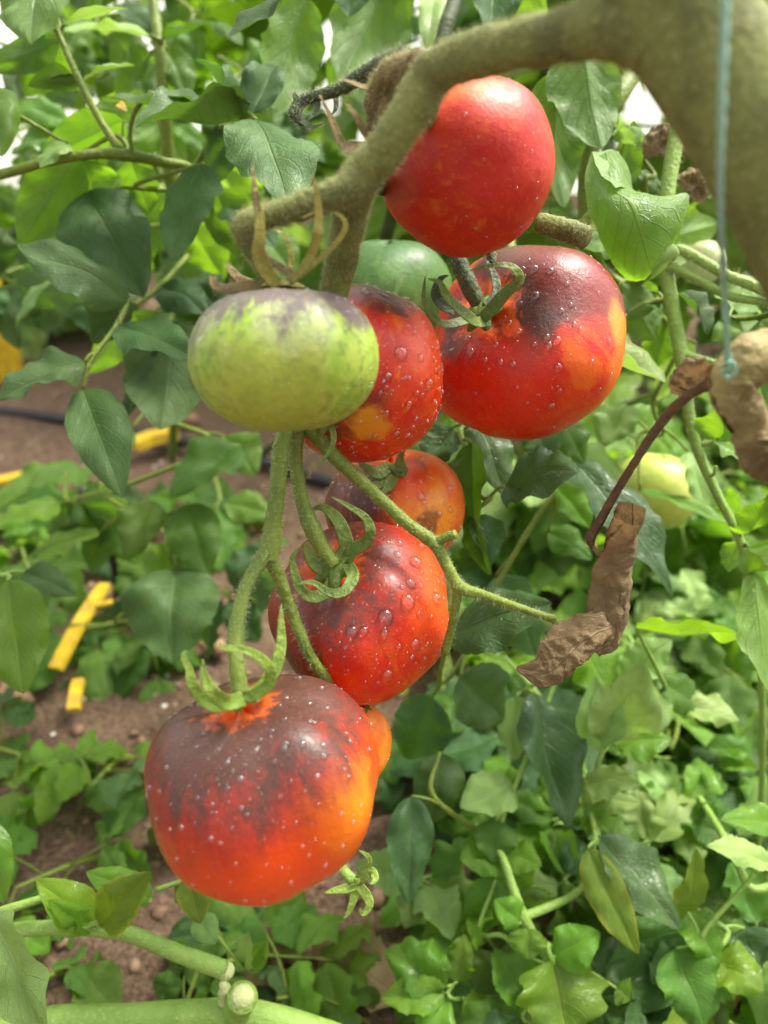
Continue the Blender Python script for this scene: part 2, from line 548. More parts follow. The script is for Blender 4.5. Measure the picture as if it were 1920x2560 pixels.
# ------------------------------------------------------------------ leaves
def leaf_local(W, droop=0.4, fold=0.25, curl=0.10, wave=0.08, serr=0.015, lobe=0.0, quilt=0.042, seed=0, nu=13, nv=21, shape=0.8, twist=0.0, warp=0.16):
    """a leaflet blade of length 1 along +Y, upper side +Z; W = width / length"""
    rs = np.random.RandomState(seed)
    ph = rs.rand(8) * 2 * PI
    u = np.linspace(-1, 1, nu)
    v = np.linspace(0, 1, nv)
    U, Vv = np.meshgrid(u, v)
    prof = np.sin(PI * np.clip(Vv, 0, 1) ** shape) ** 0.75
    prof = np.maximum(prof, 0) * (1 - 0.18 * Vv)
    prof = prof / prof.max()
    side = np.where(U >= 0, 0.0, 1.7)
    mod = 1 + lobe * np.sin(2 * PI * (3.3 * Vv) + side + ph[0]) * (1 - Vv * 0.4)
    mod += serr * np.sin(2 * PI * 8.7 * Vv + side * 2 + ph[1]) + serr * 0.6 * np.sin(2 * PI * 14.3 * Vv + ph[2] + side)
    w = W * 0.5 * prof * (1 + (mod - 1) * np.abs(U) ** 2)
    asym = 1 + 0.08 * np.sin(ph[3]) * np.sign(U)
    x = U * w * asym
    A = np.abs(U)
    ang = droop * (v ** 1.2) - droop * 0.5
    dy, dz = np.cos(ang), -np.sin(ang)
    cy = np.concatenate([[0], np.cumsum((dy[1:] + dy[:-1]) / 2)]) / (nv - 1)
    cz = np.concatenate([[0], np.cumsum((dz[1:] + dz[:-1]) / 2)]) / (nv - 1)
    h = fold * A * w - curl * W * A ** 3 * prof
    h += wave * W * A ** 2 * np.sin(2 * PI * (1.6 * Vv + 0.25 * np.sign(U)) + ph[4]) * prof
    h += wave * W * 0.6 * A ** 2 * np.sin(2 * PI * 3.7 * Vv + ph[5] + np.sign(U)) * prof
    s = Vv * 7.0 - A * 2.6
    h += quilt * W * np.abs(np.sin(PI * s)) * (A * (1.15 - A)) * 3 * prof
    h -= 0.025 * W * np.exp(-(U / 0.10) ** 2) * prof
    for q in range(3):
        h += warp * W * 0.5 * prof * np.sin((1.5 + 1.3 * q) * U + ph[q] * 1.7) * np.sin((3.0 + 2.6 * q) * Vv + ph[q + 3] * 2.3) / (1 + 0.5 * q)
    # local normal of the centre line is (0, -dz, dy)
    X = x
    Y = cy[:, None] + h * (-dz)[:, None]
    Z = cz[:, None] + h * dy[:, None]
    if twist:
        t = twist * (Vv - 0.3)
        X, Z = X * np.cos(t) - (Z - cz[:, None]) * np.sin(t), cz[:, None] + X * np.sin(t) + (Z - cz[:, None]) * np.cos(t)
    # chord to the Y axis, length 1
    e = np.array([cy[-1], cz[-1]]); L = np.linalg.norm(e); ca, sa = e / L
    Y, Z = (Y * ca + Z * sa) / L, (-Y * sa + Z * ca) / L
    V = np.stack([X.ravel(), Y.ravel(), Z.ravel()], 1)
    UVc = np.stack([(U.ravel() + 1) / 2, Vv.ravel()], 1)
    return V, grid_faces(nv, nu), UVc

def orient(V, base, tip, nhint, scale=None):
    y = np.asarray(tip) - np.asarray(base)
    L = np.linalg.norm(y); y = y / L
    n = np.asarray(nhint, float); n = n - y * np.dot(n, y); n = unit(n)
    x = np.cross(y, n)
    L = scale or L
    return np.asarray(base) + L * (V[:, :1] * x + V[:, 1:2] * y + V[:, 2:3] * n)

SEED = [100]
def leaflet(parent, base, tip, width, mat='leaf_dark', face=(0, 0.6, 0.8), name='leaflet', **kw):
    """base, tip: photo points (x, y, depth); width in photo pixels at that depth; face: direction of the upper side in camera axes"""
    SEED[0] += 1
    b, t = P(*base), P(*tip)
    L = np.linalg.norm(t - b)
    wm = width * (base[2] + tip[2]) / 2 / FPX
    kw.setdefault('nu', 15); kw.setdefault('nv', 27)
    V, F, U = leaf_local(wm / L, seed=SEED[0], **kw)
    V = orient(V, b, t, camdir(*face))
    return obj(name, V, F, M[mat], parent, True, U)

def compound(parent, anchor, leaflets, mat='stem_green', r=0.0016, name='leaf', hairs=0):
    """a compound leaf: petiole from anchor through the leaflet bases, each leaflet a child"""
    g = Geo()
    A = P(*anchor)
    bases = [P(*l['base']) for l in leaflets]
    order = sorted(range(len(bases)), key=lambda i: np.linalg.norm(bases[i] - A))
    path = [A] + [bases[i] for i in order]
    sm = [path[0]]
    for i in range(1, len(path)):
        nx = path[min(i + 1, len(path) - 1)]
        sm.append(path[i] * 0.6 + (path[i - 1] + nx) * 0.2)
    sm[-1] = path[-1]
    V, F, U, C, R, fr = tube_geo(sm, [r, r * 0.9, r * 0.6], 8, None, 0.1, 3)
    g.add(V, F, U)
    for bpt in bases:
        j = int(np.argmin(np.linalg.norm(C - bpt, axis=1)))
        if np.linalg.norm(C[j] - bpt) > 0.0015:
            k = max(0, j - 2)
            mid = (C[k] + bpt) / 2 + np.array([0, 0, 0.0015])
            V, F, U, *_ = tube_geo([C[k], mid, bpt], [r * 0.6, r * 0.5, r * 0.45], 6, 7)
            g.add(V, F, U)
    o = g.build(name, M[mat], parent)
    if hairs:
        hv, hf = hair_geo(C, R, fr, hairs, 0.0018, 0.00011, 5)
        obj('hairs', hv, hf, M['hair'], o, True, None, 'stuff')
    for l in leaflets:
        leaflet(o, **l)
    return o

def sweep_sepal(name, pts, width, mat, parent, thick=0.20, face=(0, 0.3, 1), prof=None, sub=None, hairs=60):
    """a sepal: flattened tapering strip through photo points, width in metres"""
    W = np.array(px_path(pts))
    n = max(14, 6 * len(pts))
    C = spline(W, n)
    t = np.linspace(0, 1, n)
    w = np.interp(t, [0, .25, .6, .88, 1], prof or [0.95, 1.0, 0.70, 0.34, 0.08]) * width
    T = np.gradient(C, axis=0); T /= np.linalg.norm(T, axis=1)[:, None] + 1e-12
    # faces outwards of the curl: blend of a fixed direction
    f = camdir(*face)
    V, sides = [], 10
    for i in range(n):
        N = f - T[i] * np.dot(f, T[i]); N = unit(N)
        S = np.cross(T[i], N)
        for k in range(sides):
            a = 2 * PI * k / sides
            cx, cy = math.cos(a), math.sin(a)
            V.append(C[i] + S * (cx * w[i] / 2) + N * ((cy * thick + 0.9 * cx * cx * 0.32) * w[i] / 2))
    F = grid_faces(n, sides, True)
    m = len(V); V += [C[0], C[-1]]
    for k in range(sides):
        F.append((m, (k + 1) % sides, k)); F.append((m + 1, (n - 1) * sides + k, (n - 1) * sides + (k + 1) % sides))
    U = np.zeros((len(V), 2)); U[:n * sides, 1] = np.repeat(t, sides)
    o = obj(name, np.array(V), F, M[mat], parent, True, U)
    if hairs and parent.parent is None:
        hv, hf = hair_geo(C, w * 0.36, frames(C), hairs, 0.0013, 0.00008, len(V) + int(pts[0][0]))
        obj('hairs', hv, hf, M['hair'], o, True, None, 'stuff')
    return o

# ------------------------------------------------------------------ tomatoes
def drop_mesh(name, segs, rings, h=0.8):
    V, F = [], []
    for i in range(rings):
        a = (i / rings) * PI / 2 - 0.25
        r = math.cos(max(a, -0.25)) if i else 0.96
        z = math.sin(a) * h if i else -0.28 * h
        for k in range(segs):
            p = 2 * PI * k / segs
            V.append((r * math.cos(p), r * math.sin(p), z))
    V.append((0, 0, h * 0.97)); top = len(V) - 1
    F = grid_faces(rings, segs, True)
    for k in range(segs):
        F.append(((rings - 1) * segs + k, (rings - 1) * segs + (k + 1) % segs, top))
    return np.array(V), F

DV, DF = drop_mesh('d', 16, 6)
SV, SF = drop_mesh('s', 8, 3)
DROP_ME = None

def basis_from(n, tangent=None):
    n = unit(n)
    t = np.array([0, 0, -1.0]) if tangent is None else tangent
    if abs(np.dot(t, n)) > 0.98: t = np.array([1.0, 0, 0])
    y = unit(t - n * np.dot(t, n))
    x = np.cross(y, n)
    return x, y, n

def tomato(label, cx, cy, d, rpx, axis, mat_args, squash=0.86, ribs=5, rib=0.05, dimple=0.16, seed=1, drops=(), nbig=0, nfine=200, fine=(0.0003, 0.0009), group='tomatoes of the hanging truss', lump=0.03, spin=0.0, front_only=0.15):
    rs = np.random.RandomState(seed)
    c = P(cx, cy, d)
    R = rpx * d / FPX
    az = camdir(*axis)
    ax = unit(np.cross(az, FWD) if abs(np.dot(az, FWD)) < 0.95 else np.cross(az, UP))
    ay = np.cross(az, ax)
    rot = np.stack([ax, ay, az], 1)           # local -> world
    def surf(th, ph):
        st, ct = np.sin(th), np.cos(th)
        rb = 1 + rib * np.cos(ribs * ph + spin) * (0.35 + 0.65 * np.clip((ct + 1) / 2, 0, 1)) * st ** 1.3
        rb = rb + rib * 0.45 * np.cos((ribs + 2) * ph + 1.3 + spin) * st ** 1.5
        ln = lump * (np.sin(2.1 * ph + seed) * np.sin(1.7 * th + seed * 2) + 0.6 * np.sin(3.3 * ph - seed) * np.sin(2.9 * th))
        r = rb + ln * st
        se = np.sign(st) * np.abs(st) ** 0.97
        x, y = r * se * np.cos(ph), r * se * np.sin(ph)
        z = squash * r * np.sign(ct) * np.abs(ct) ** 0.94
        z = z - dimple * np.exp(-(th / 0.42) ** 2) * (1 + 0.35 * np.cos(ribs * ph + spin)) - 0.04 * np.exp(-((PI - th) / 0.3) ** 2) * -1
        return np.stack([x, y, z], -1) * R
    nt, npn = 60, 100
    th = np.linspace(0.0, PI, nt); ph = np.linspace(0, 2 * PI, npn, endpoint=False)
    TH, PH = np.meshgrid(th, ph, indexing='ij')
    L = surf(TH, PH).reshape(-1, 3)
    F = grid_faces(nt, npn, True)
    F = [f[::-1] for f in F]
    root = thing('tomato', c, label, 'tomato', group)
    # fruit keeps its own local axes so its skin pattern follows the calyx
    me = mesh_of('fruit', L, F, True)
    fo = bpy.data.objects.new('fruit', me); COL.objects.link(fo)
    fo.parent = root
    fo.matrix_local = Matrix([list(rot[0]) + [0], list(rot[1]) + [0], list(rot[2]) + [0], [0, 0, 0, 1]])
    WLOC[fo.name] = c
    args = dict(mat_args)
    pt = []
    for (ppx, ppy, ci, co, pc, ps) in args.pop('patches', []):
        a, e = (ppx - cx) / rpx, -(ppy - cy) / rpx
        q = a * a + e * e
        w = camdir(a, e, math.sqrt(max(0.02, 1 - q)))
        pt.append((tuple(rot.T @ w), ci, co, pc, ps))
    me.materials.append(tomato_material('skin_%d' % seed, patches=pt, **args))
    Wv = c + L @ rot.T
    bvh = BVHTree.FromPolygons([Vector(v) for v in Wv], F)
    # droplets one can pick out
    k0 = None
    spots = []
    for (x, y, r) in drops:
        o = Vector(CAM); dv = Vector(unit(P(x, y, 1.0) - CAM))
        loc, nr, idx, dist = bvh.ray_cast(o, dv)
        if loc is None: continue
        if nr.dot(dv) > 0: nr = -nr
        spots.append((np.array(loc), np.array(nr), r * d / FPX, 1.0 + rs.rand() * 0.25))
    tries = 0
    while nbig > 0 and tries < 4000:
        tries += 1
        t = math.acos(rs.uniform(-0.75, 0.8)); p = rs.rand() * 2 * PI
        a0 = surf(np.array(t), np.array(p)); a1 = surf(np.array(t + .01), np.array(p)); a2 = surf(np.array(t), np.array(p + .01))
        nr = unit(np.cross(a1 - a0, a2 - a0)); nw = rot @ nr; pw = c + rot @ a0
        if np.dot(nw, CAM - pw) < 0.1 * np.linalg.norm(CAM - pw): continue
        spots.append((pw, nw, rs.uniform(0.0007, 0.0014), 1.0 + rs.rand() * 0.4)); nbig -= 1
    for (pw, nw, r, el) in spots:
        x, y, n = basis_from(nw)
        Vd = pw - c + r * (DV[:, :1] * x + DV[:, 1:2] * y * el + DV[:, 2:3] * n)
        o = obj('water_drop', Vd + c, DF, M['water'], root)
    g = Geo()
    k = 0
    while k < nfine:
        t = math.acos(rs.uniform(-1, 0.93)); p = rs.rand() * 2 * PI
        a0 = surf(np.array(t), np.array(p)); a1 = surf(np.array(t + .01), np.array(p)); a2 = surf(np.array(t), np.array(p + .01))
        nr = unit(np.cross(a1 - a0, a2 - a0)); nw = rot @ nr; pw = c + rot @ a0
        if np.dot(nw, unit(CAM - pw)) < -front_only: continue
        r = fine[0] + (fine[1] - fine[0]) * rs.rand() ** 2.2
        x, y, n = basis_from(nw)
        el = 0.9 + rs.rand() * 0.5
        g.add(pw + r * (SV[:, :1] * x + SV[:, 1:2] * y * el + SV[:, 2:3] * n), SF)
        k += 1
    if nfine: g.build('fine_water_drops', M['dew'], root, 'stuff')
    return root, bvh

RED, RED2, ORANGE, YEL = (0.52, 0.018, 0.005), (0.60, 0.045, 0.005), (0.74, 0.165, 0.007), (0.80, 0.32, 0.012)
DARK, DARK2, DARKRED = (0.050, 0.020, 0.014), (0.095, 0.028, 0.018), (0.30, 0.018, 0.010)

def Z2(list_, ox, oy, s, dr=1.0):
    return [(ox + x * s, oy + y * s, r * s * dr) for (x, y, r) in list_]

# front tomato, lowest of the truss
T1, B1 = tomato('large orange red tomato with purple brown shoulders, lowest of the truss', 662, 1950, 0.262, 286, (-0.22, 0.92, 0.32),
    dict(base=RED2, base2=(0.70, 0.095, 0.008), shoulder=(0.070, 0.034, 0.024), sh_lo=0.24, sh_hi=0.66, mid=((0.24, 0.022, 0.014), -0.10, 0.45), streak=0.35, ring=(0.78, 0.12, 0.008), ringdeg=20, patches=[
        (860, 1960, 5, 24, ORANGE, 0.9), (890, 1900, 3, 15, YEL, 0.6), (700, 2080, 12, 34, (0.66, 0.05, 0.006), 0.7), (430, 1990, 4, 20, DARK2, 0.85), (480, 2010, 2, 9, ORANGE, 0.6), (560, 1960, 10, 30, (0.45, 0.03, 0.012), 0.6), (640, 1800, 2, 12, (0.8, 0.13, 0.01), 0.9), (690, 2180, 10, 40, (0.72, 0.07, 0.006), 0.7)]),
    squash=0.88, ribs=5, rib=0.042, dimple=0.12, seed=11, spin=0.6, nfine=170, fine=(0.0003, 0.0013),
    drops=Z2([(1120, 470, 30), (940, 605, 34), (1045, 605, 28), (1180, 610, 26), (1180, 680, 26), (930, 450, 26), (610, 770, 22), (700, 1050, 22), (510, 830, 18), (330, 870, 18), (715, 955, 18), (905, 940, 22), (975, 840, 20), (475, 1040, 16), (600, 1135, 18), (780, 580, 20), (540, 615, 16), (655, 645, 16), (450, 600, 14), (195, 690, 14), (290, 610, 18), (870, 715, 24), (1060, 905, 18), (1145, 985, 18), (1125, 1210, 18), (860, 1090, 16), (1105, 1105, 16), (820, 1365, 18), (915, 1385, 14), (1455, 490, 18), (1385, 600, 16), (1320, 690, 16), (1080, 725, 18), (850, 520, 26), (1020, 190, 40), (1090, 350, 28), (900, 365, 22), (790, 920, 16), (580, 970, 16), (385, 945, 18)], 340, 1620, 0.3978, 0.8))

# centre tomato
T2, B2 = tomato('red tomato covered in round water drops at the centre of the truss', 902, 1526, 0.315, 226, (-0.38, 0.62, 0.70),
    dict(base=RED, base2=RED2, shoulder=(0.11, 0.036, 0.026), sh_lo=0.50, sh_hi=0.95, mid=((0.30, 0.020, 0.012), 0.30, 0.75), streak=0.25, patches=[
        (715, 1560, 10, 34, DARK, 0.9), (930, 1440, 6, 26, DARK2, 0.75), (1075, 1450, 8, 32, (0.74, 0.085, 0.008), 0.8), (885, 1500, 2, 12, (0.72, 0.10, 0.01), 0.9), (860, 1340, 3, 16, (0.75, 0.10, 0.01), 0.8), (980, 1400, 4, 20, DARK2, 0.55), (790, 1510, 2, 12, (0.72, 0.10, 0.01), 0.7)]),
    squash=0.92, ribs=5, rib=0.030, dimple=0.14, seed=12, spin=1.4, nfine=420, fine=(0.0002, 0.0008), lump=0.02,
    drops=Z2([(1240, 965, 50), (1205, 1120, 38), (1185, 1255, 55), (1020, 1375, 54), (1278, 845, 36), (1120, 822, 28), (1110, 908, 26), (1392, 1235, 48), (1235, 1580, 42), (1470, 1165, 30), (1285, 1040, 18), (1140, 1145, 18), (1115, 1595, 26), (1277, 1138, 22), (1010, 1500, 30), (860, 1475, 32), (1215, 1670, 28), (1030, 1805, 46), (770, 1480, 40), (1450, 1235, 18), (1410, 1115, 22), (1345, 990, 14), (1445, 1075, 18), (1265, 1345, 20), (1325, 1275, 16), (1355, 1370, 22), (975, 800, 20), (1040, 815, 16), (1150, 1050, 15), (1490, 1250, 18), (1100, 700, 22), (720, 1600, 20), (960, 1860, 18), (1400, 1480, 15), (1330, 1570, 14), (950, 1655, 12)], 620, 1080, 0.3376))

# big right tomato
T3, B3 = tomato('biggest red tomato with dark brown top and orange right flank', 1308, 862, 0.342, 250, (-0.62, 0.32, 0.72),
    dict(base=RED, base2=RED2, shoulder=None, sh_lo=0.5, sh_hi=0.8, streak=0.30, patches=[
        (1390, 650, 26, 50, DARK, 0.97), (1300, 690, 14, 36, DARK2, 0.9), (1250, 850, 8, 26, DARK2, 0.9), (1330, 800, 7, 22, DARK, 0.9), (1130, 830, 12, 32, DARK, 0.95), (1470, 740, 10, 28, (0.22, 0.03, 0.018), 0.8), (1480, 780, 5, 20, (0.40, 0.022, 0.012), 0.5), (1440, 710, 14, 40, (0.17, 0.022, 0.014), 0.8), (1510, 850, 2, 14, YEL, 0.6), (1505, 950, 3, 16, ORANGE, 0.7), (1400, 960, 3, 12, ORANGE, 0.5), (1225, 850, 2, 8, (0.72, 0.11, 0.01), 0.9), (1200, 1010, 12, 36, (0.62, 0.022, 0.006), 0.7)]),
    squash=0.82, ribs=4, rib=0.040, dimple=0.14, seed=13, spin=2.2, nfine=240, fine=(0.0002, 0.0008), lump=0.03,
    drops=Z2([(1110, 235, 22), (1050, 235, 16), (1080, 190, 14), (1195, 245, 16), (1115, 375, 22), (1230, 605, 20), (1185, 633, 20), (1175, 590, 18), (765, 597, 22), (778, 670, 22), (855, 710, 18), (935, 718, 18), (1000, 730, 18), (980, 520, 18), (1030, 560, 18), (1110, 625, 14), (1250, 450, 14), (1500, 610, 14), (1410, 715, 14), (1235, 745, 20), (1240, 870, 16), (1200, 945, 22), (1350, 545, 12), (910, 630, 16), (960, 490, 14), (1060, 275, 12), (1300, 420, 12), (1320, 520, 12), (1075, 930, 12), (805, 880, 14), (1280, 310, 12), (1020, 850, 12)], 800, 560, 0.4822))
# tomato half behind the green one
T4, B4 = tomato('red orange tomato half hidden behind the pale green tomato', 896, 941, 0.306, 219, (0.05, 0.88, -0.46),
    dict(base=RED, base2=RED2, shoulder=DARKRED, sh_lo=0.55, sh_hi=0.85, streak=0.55, patches=[
        (950, 760, 6, 26, DARK2, 0.85), (900, 720, 10, 34, DARK, 0.8), (880, 1060, 6, 24, DARK2, 0.8), (920, 1085, 3, 14, YEL, 0.75), (1080, 920, 6, 26, (0.70, 0.075, 0.008), 0.7), (980, 800, 2, 9, DARK, 0.7)]),
    squash=0.97, ribs=5, rib=0.02, dimple=0.12, seed=14, nfine=420, fine=(0.0003, 0.0013), lump=0.02,
    drops=Z2([(420, 670, 34), (522, 695, 18), (460, 940, 20), (565, 830, 30), (350, 790, 22), (600, 760, 16), (530, 890, 16), (395, 1090, 22), (500, 1010, 16), (310, 880, 16), (235, 350, 26), (340, 370, 20), (460, 430, 16), (285, 1100, 16), (580, 640, 14), (490, 560, 14), (330, 1210, 18), (440, 800, 14)], 800, 560, 0.4822))
# small tomato behind the centre one
T5, B5 = tomato('smaller orange tomato with brown left side, behind the centre tomato', 988, 1268, 0.372, 170, (-0.10, 0.90, 0.28),
    dict(base=(0.66, 0.075, 0.009), base2=(0.72, 0.15, 0.012), shoulder=None, sh_lo=.5, sh_hi=.8, streak=0.4, patches=[
        (860, 1240, 18, 50, DARK, 0.95), (1070, 1290, 8, 30, YEL, 0.75), (1040, 1170, 3, 16, DARK2, 0.7), (1055, 1300, 2, 11, DARK2, 0.7), (1020, 1200, 5, 22, (0.66, 0.055, 0.008), 0.7)]),
    squash=0.88, ribs=4, rib=0.02, dimple=0.14, seed=15, nfine=350, fine=(0.0003, 0.0010), lump=0.02,
    drops=Z2([(1280, 475, 30), (1305, 520, 20), (1290, 630, 26), (1495, 575, 24), (1490, 420, 20), (1415, 605, 24), (1455, 530, 14), (1310, 230, 24), (1375, 500, 12), (1355, 720, 20), (1240, 575, 12), (1500, 660, 14), (1420, 460, 10), (1330, 340, 12)], 620, 1080, 0.3376))
# unripe front tomato
GREEN, GREEN2 = (0.255, 0.40, 0.038), (0.36, 0.47, 0.065)
T6, B6 = tomato('pale green unripe tomato with purple grey top, front left', 709, 897, 0.240, 232, (-0.02, 0.97, 0.20),
    dict(base=GREEN, base2=GREEN2, shoulder=(0.105, 0.074, 0.080), sh_lo=0.26, sh_hi=0.62, ring=None, streak=0.45, streakc=(0.50, 0.52, 0.08), rough=0.34, sss=0.2, mottle=(0.135, 0.225, 0.035), patches=[
        (520, 790, 8, 30, (0.14, 0.12, 0.09), 0.8), (885, 775, 6, 18, (0.10, 0.07, 0.078), 0.9), (760, 830, 8, 26, (0.33, 0.36, 0.18), 0.6), (700, 1040, 10, 40, (0.36, 0.38, 0.05), 0.6)]),
    squash=0.80, ribs=6, rib=0.034, dimple=0.13, seed=16, nfine=260, fine=(0.0003, 0.0007), lump=0.018,
    drops=[(858, 735, 9), (862, 822, 8), (505, 970, 7), (560, 900, 5), (640, 1000, 6), (760, 980, 6), (900, 960, 7), (905, 890, 6), (680, 950, 5), (820, 1030, 6)])
# top tomato
T7, B7 = tomato('smooth bright red tomato at the top under the fuzzy peduncle', 1168, 419, 0.272, 213, (-0.15, 0.45, -0.85),
    dict(base=(0.44, 0.012, 0.004), base2=(0.50, 0.026, 0.004), shoulder=None, sh_lo=.5, sh_hi=.8, streak=0.30, rough=0.36, patches=[(1050, 330, 6, 24, (0.66, 0.07, 0.02), 0.5), (1250, 500, 6, 24, (0.50, 0.014, 0.006), 0.6),
        (1160, 300, 3, 20, (0.74, 0.13, 0.01), 0.8), (1230, 360, 3, 14, (0.68, 0.06, 0.01), 0.6), (985, 480, 5, 22, (0.33, 0.05, 0.03), 0.6)]),
    squash=0.95, ribs=5, rib=0.012, dimple=0.12, seed=17, nfine=45, fine=(0.0002, 0.0006), lump=0.02,
    drops=[(1188, 572, 6), (1163, 288, 6), (1210, 400, 5), (1195, 345, 5), (1330, 380, 5), (1340, 500, 6), (1300, 570, 6)])
# green tomato behind
T8, B8 = tomato('dark green striped tomato in the gap behind the red ones', 976, 735, 0.435, 158, (0.0, 0.85, 0.35),
    dict(base=(0.055, 0.13, 0.022), base2=(0.08, 0.18, 0.03), shoulder=(0.03, 0.085, 0.014), sh_lo=0.3, sh_hi=0.8, ring=None, streak=0.85, streakc=(0.20, 0.34, 0.10), rough=0.45, sss=0.1, patches=[]),
    squash=0.88, ribs=5, rib=0.02, dimple=0.12, seed=18, nfine=40)
# small one behind the front tomato
T10, B10 = tomato('small orange tomato peeping out behind the lowest tomato', 866, 1858, 0.318, 108, (0.2, 0.93, -0.2),
    dict(base=(0.74, 0.14, 0.010), base2=(0.80, 0.23, 0.012), shoulder=None, sh_lo=.5, sh_hi=.8, streak=0.6, patches=[(900, 1900, 2, 18, (0.3, 0.05, 0.015), 0.6)]),
    squash=1.05, ribs=4, rib=0.03, dimple=0.1, seed=19, nfine=200, fine=(0.0003, 0.0009))
# pale fruits of the neighbours
T9, B9 = tomato('pale yellow green tomato hanging low behind the brown petiole', 1640, 1225, 0.60, 105, (0.1, 0.95, 0.2),
    dict(base=(0.34, 0.42, 0.07), base2=(0.42, 0.47, 0.09), shoulder=None, sh_lo=.5, sh_hi=.8, streak=0.2, streakc=(0.5, 0.55, 0.1), ring=None, patches=[]),
    squash=0.95, ribs=4, rib=0.02, seed=20, nfine=0, group='unripe tomatoes in the background')
T11, B11 = tomato('little whitish green tomato behind the teal twine', 1757, 655, 0.50, 52, (-0.2, 0.95, 0.2),
    dict(base=(0.40, 0.47, 0.20), base2=(0.46, 0.52, 0.26), shoulder=None, sh_lo=.5, sh_hi=.8, streak=0.2, streakc=(0.5, 0.55, 0.2), ring=None, patches=[]),
    squash=1.05, ribs=4, rib=0.02, seed=21, nfine=0, group='unripe tomatoes in the background')

# ------------------------------------------------------------------ calyxes
def disc(name, x, y, d, rpx, axis, mat, parent, seed=0, pts=5):
    c = P(x, y, d); R = rpx * d / FPX
    xx, yy, n = basis_from(camdir(*axis))
    V = [c + n * R * 0.28]
    seg = 40
    for r_i, (rr, hh) in enumerate(((0.35, 0.22), (0.65, 0.12), (0.88, -0.02), (0.95, -0.16))):
        for k in range(seg):
            a = 2 * PI * k / seg
            s = 1 + (0.30 * math.cos(pts * a + seed)) * rr
            V.append(c + (xx * math.cos(a) + yy * math.sin(a)) * R * rr * s + n * R * hh)
    F = [(0, 1 + k, 1 + (k + 1) % seg) for k in range(seg)]
    for r in range(3):
        for k in range(seg):
            F.append((1 + r * seg + k, 1 + (r + 1) * seg + k, 1 + (r + 1) * seg + (k + 1) % seg, 1 + r * seg + (k + 1) % seg))
    return obj(name, V, F, M[mat], parent)

def dp(pts, d0, d1=None, dm=None):
    """add depths to pixel points"""
    n = len(pts)
    ds = np.interp(np.linspace(0, 1, n), [0, 0.5, 1], [d0, (d0 + (d1 or d0)) / 2 if dm is None else dm, d1 or d0])
    return [(p[0], p[1], ds[i]) for i, p in enumerate(pts)]

# centre tomato
disc('calyx', 838, 1420, 0.2865, 52, (-0.38, 0.62, 0.70), 'sepal_green', T2, 1.0)
for pts, w, d0, d1, dm in [
    ([(846, 1400), (866, 1370), (853, 1316), (829, 1283), (802, 1269), (775, 1276)], 0.0058, 0.286, 0.292, 0.284),
    ([(862, 1408), (884, 1376), (914, 1357), (926, 1330), (914, 1296), (877, 1269), (829, 1242)], 0.0050, 0.286, 0.276, 0.278),
    ([(868, 1412), (879, 1430), (880, 1451), (858, 1480), (823, 1482), (782, 1457), (738, 1461)], 0.0050, 0.2845, 0.274, 0.276),
    ([(838, 1440), (812, 1484), (775, 1492), (748, 1468), (735, 1424), (731, 1394), (752, 1364)], 0.0048, 0.285, 0.280, 0.279),
    ([(812, 1425), (785, 1405), (770, 1375), (766, 1352)], 0.0060, 0.287, 0.284, 0.285)]:
    sweep_sepal('sepal', dp(pts, d0, d1, dm), w, 'sepal_green', T2)
# front tomato
disc('calyx', 602, 1742, 0.2445, 46, (-0.22, 0.92, 0.32), 'sepal_green', T1, 0.5)
for pts, w, d0, d1, dm in [
    ([(606, 1748), (570, 1756), (535, 1732), (512, 1692), (507, 1648)], 0.0052, 0.240, 0.228, 0.229),
    ([(585, 1752), (545, 1766), (507, 1747), (480, 1707), (474, 1676), (459, 1644), (464, 1626)], 0.0042, 0.242, 0.238, 0.237),
    ([(612, 1745), (640, 1735), (670, 1714), (678, 1680), (652, 1646), (610, 1625), (563, 1620), (545, 1606)], 0.0042, 0.243, 0.233, 0.236),
    ([(622, 1742), (660, 1716), (690, 1665), (703, 1610), (703, 1560), (703, 1512)], 0.0050, 0.246, 0.252, 0.249)]:
    sweep_sepal('sepal', dp(pts, d0, d1, dm), w, 'sepal_lime', T1)
# big right tomato
disc('calyx', 1203, 784, 0.3105, 46, (-0.62, 0.32, 0.72), 'sepal_green', T3, 0.2)
for pts, w, d0, d1, dm, mt in [
    ([(1205, 800), (1232, 772), (1263, 736), (1296, 702), (1284, 672), (1244, 663), (1176, 676)], 0.0056, 0.306, 0.288, 0.294, 'sepal_green'),
    ([(1212, 806), (1190, 806), (1157, 782), (1118, 743), (1099, 709), (1070, 697)], 0.0056, 0.305, 0.286, 0.292, 'sepal_green'),
    ([(1180, 795), (1150, 806), (1109, 812), (1080, 787), (1060, 748), (1063, 690)], 0.0042, 0.307, 0.292, 0.297, 'sepal_green'),
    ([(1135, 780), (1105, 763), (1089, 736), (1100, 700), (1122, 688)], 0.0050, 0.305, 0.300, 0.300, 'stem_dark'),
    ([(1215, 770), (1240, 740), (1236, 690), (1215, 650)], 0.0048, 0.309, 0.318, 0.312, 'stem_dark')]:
    sweep_sepal('sepal', dp(pts, d0, d1, dm), w, mt, T3)
# small tomato behind centre: dark sepals in the shade above it
for pts in ([(975, 1165), (945, 1185), (915, 1170), (893, 1150)], [(985, 1160), (1005, 1180), (1000, 1150), (1012, 1120)], [(975, 1170), (960, 1200), (935, 1215), (905, 1205)], [(990, 1165), (972, 1215), (955, 1232)]):
    sweep_sepal('sepal', dp(pts, 0.345, 0.338), 0.0062, 'sepal_green', T5)
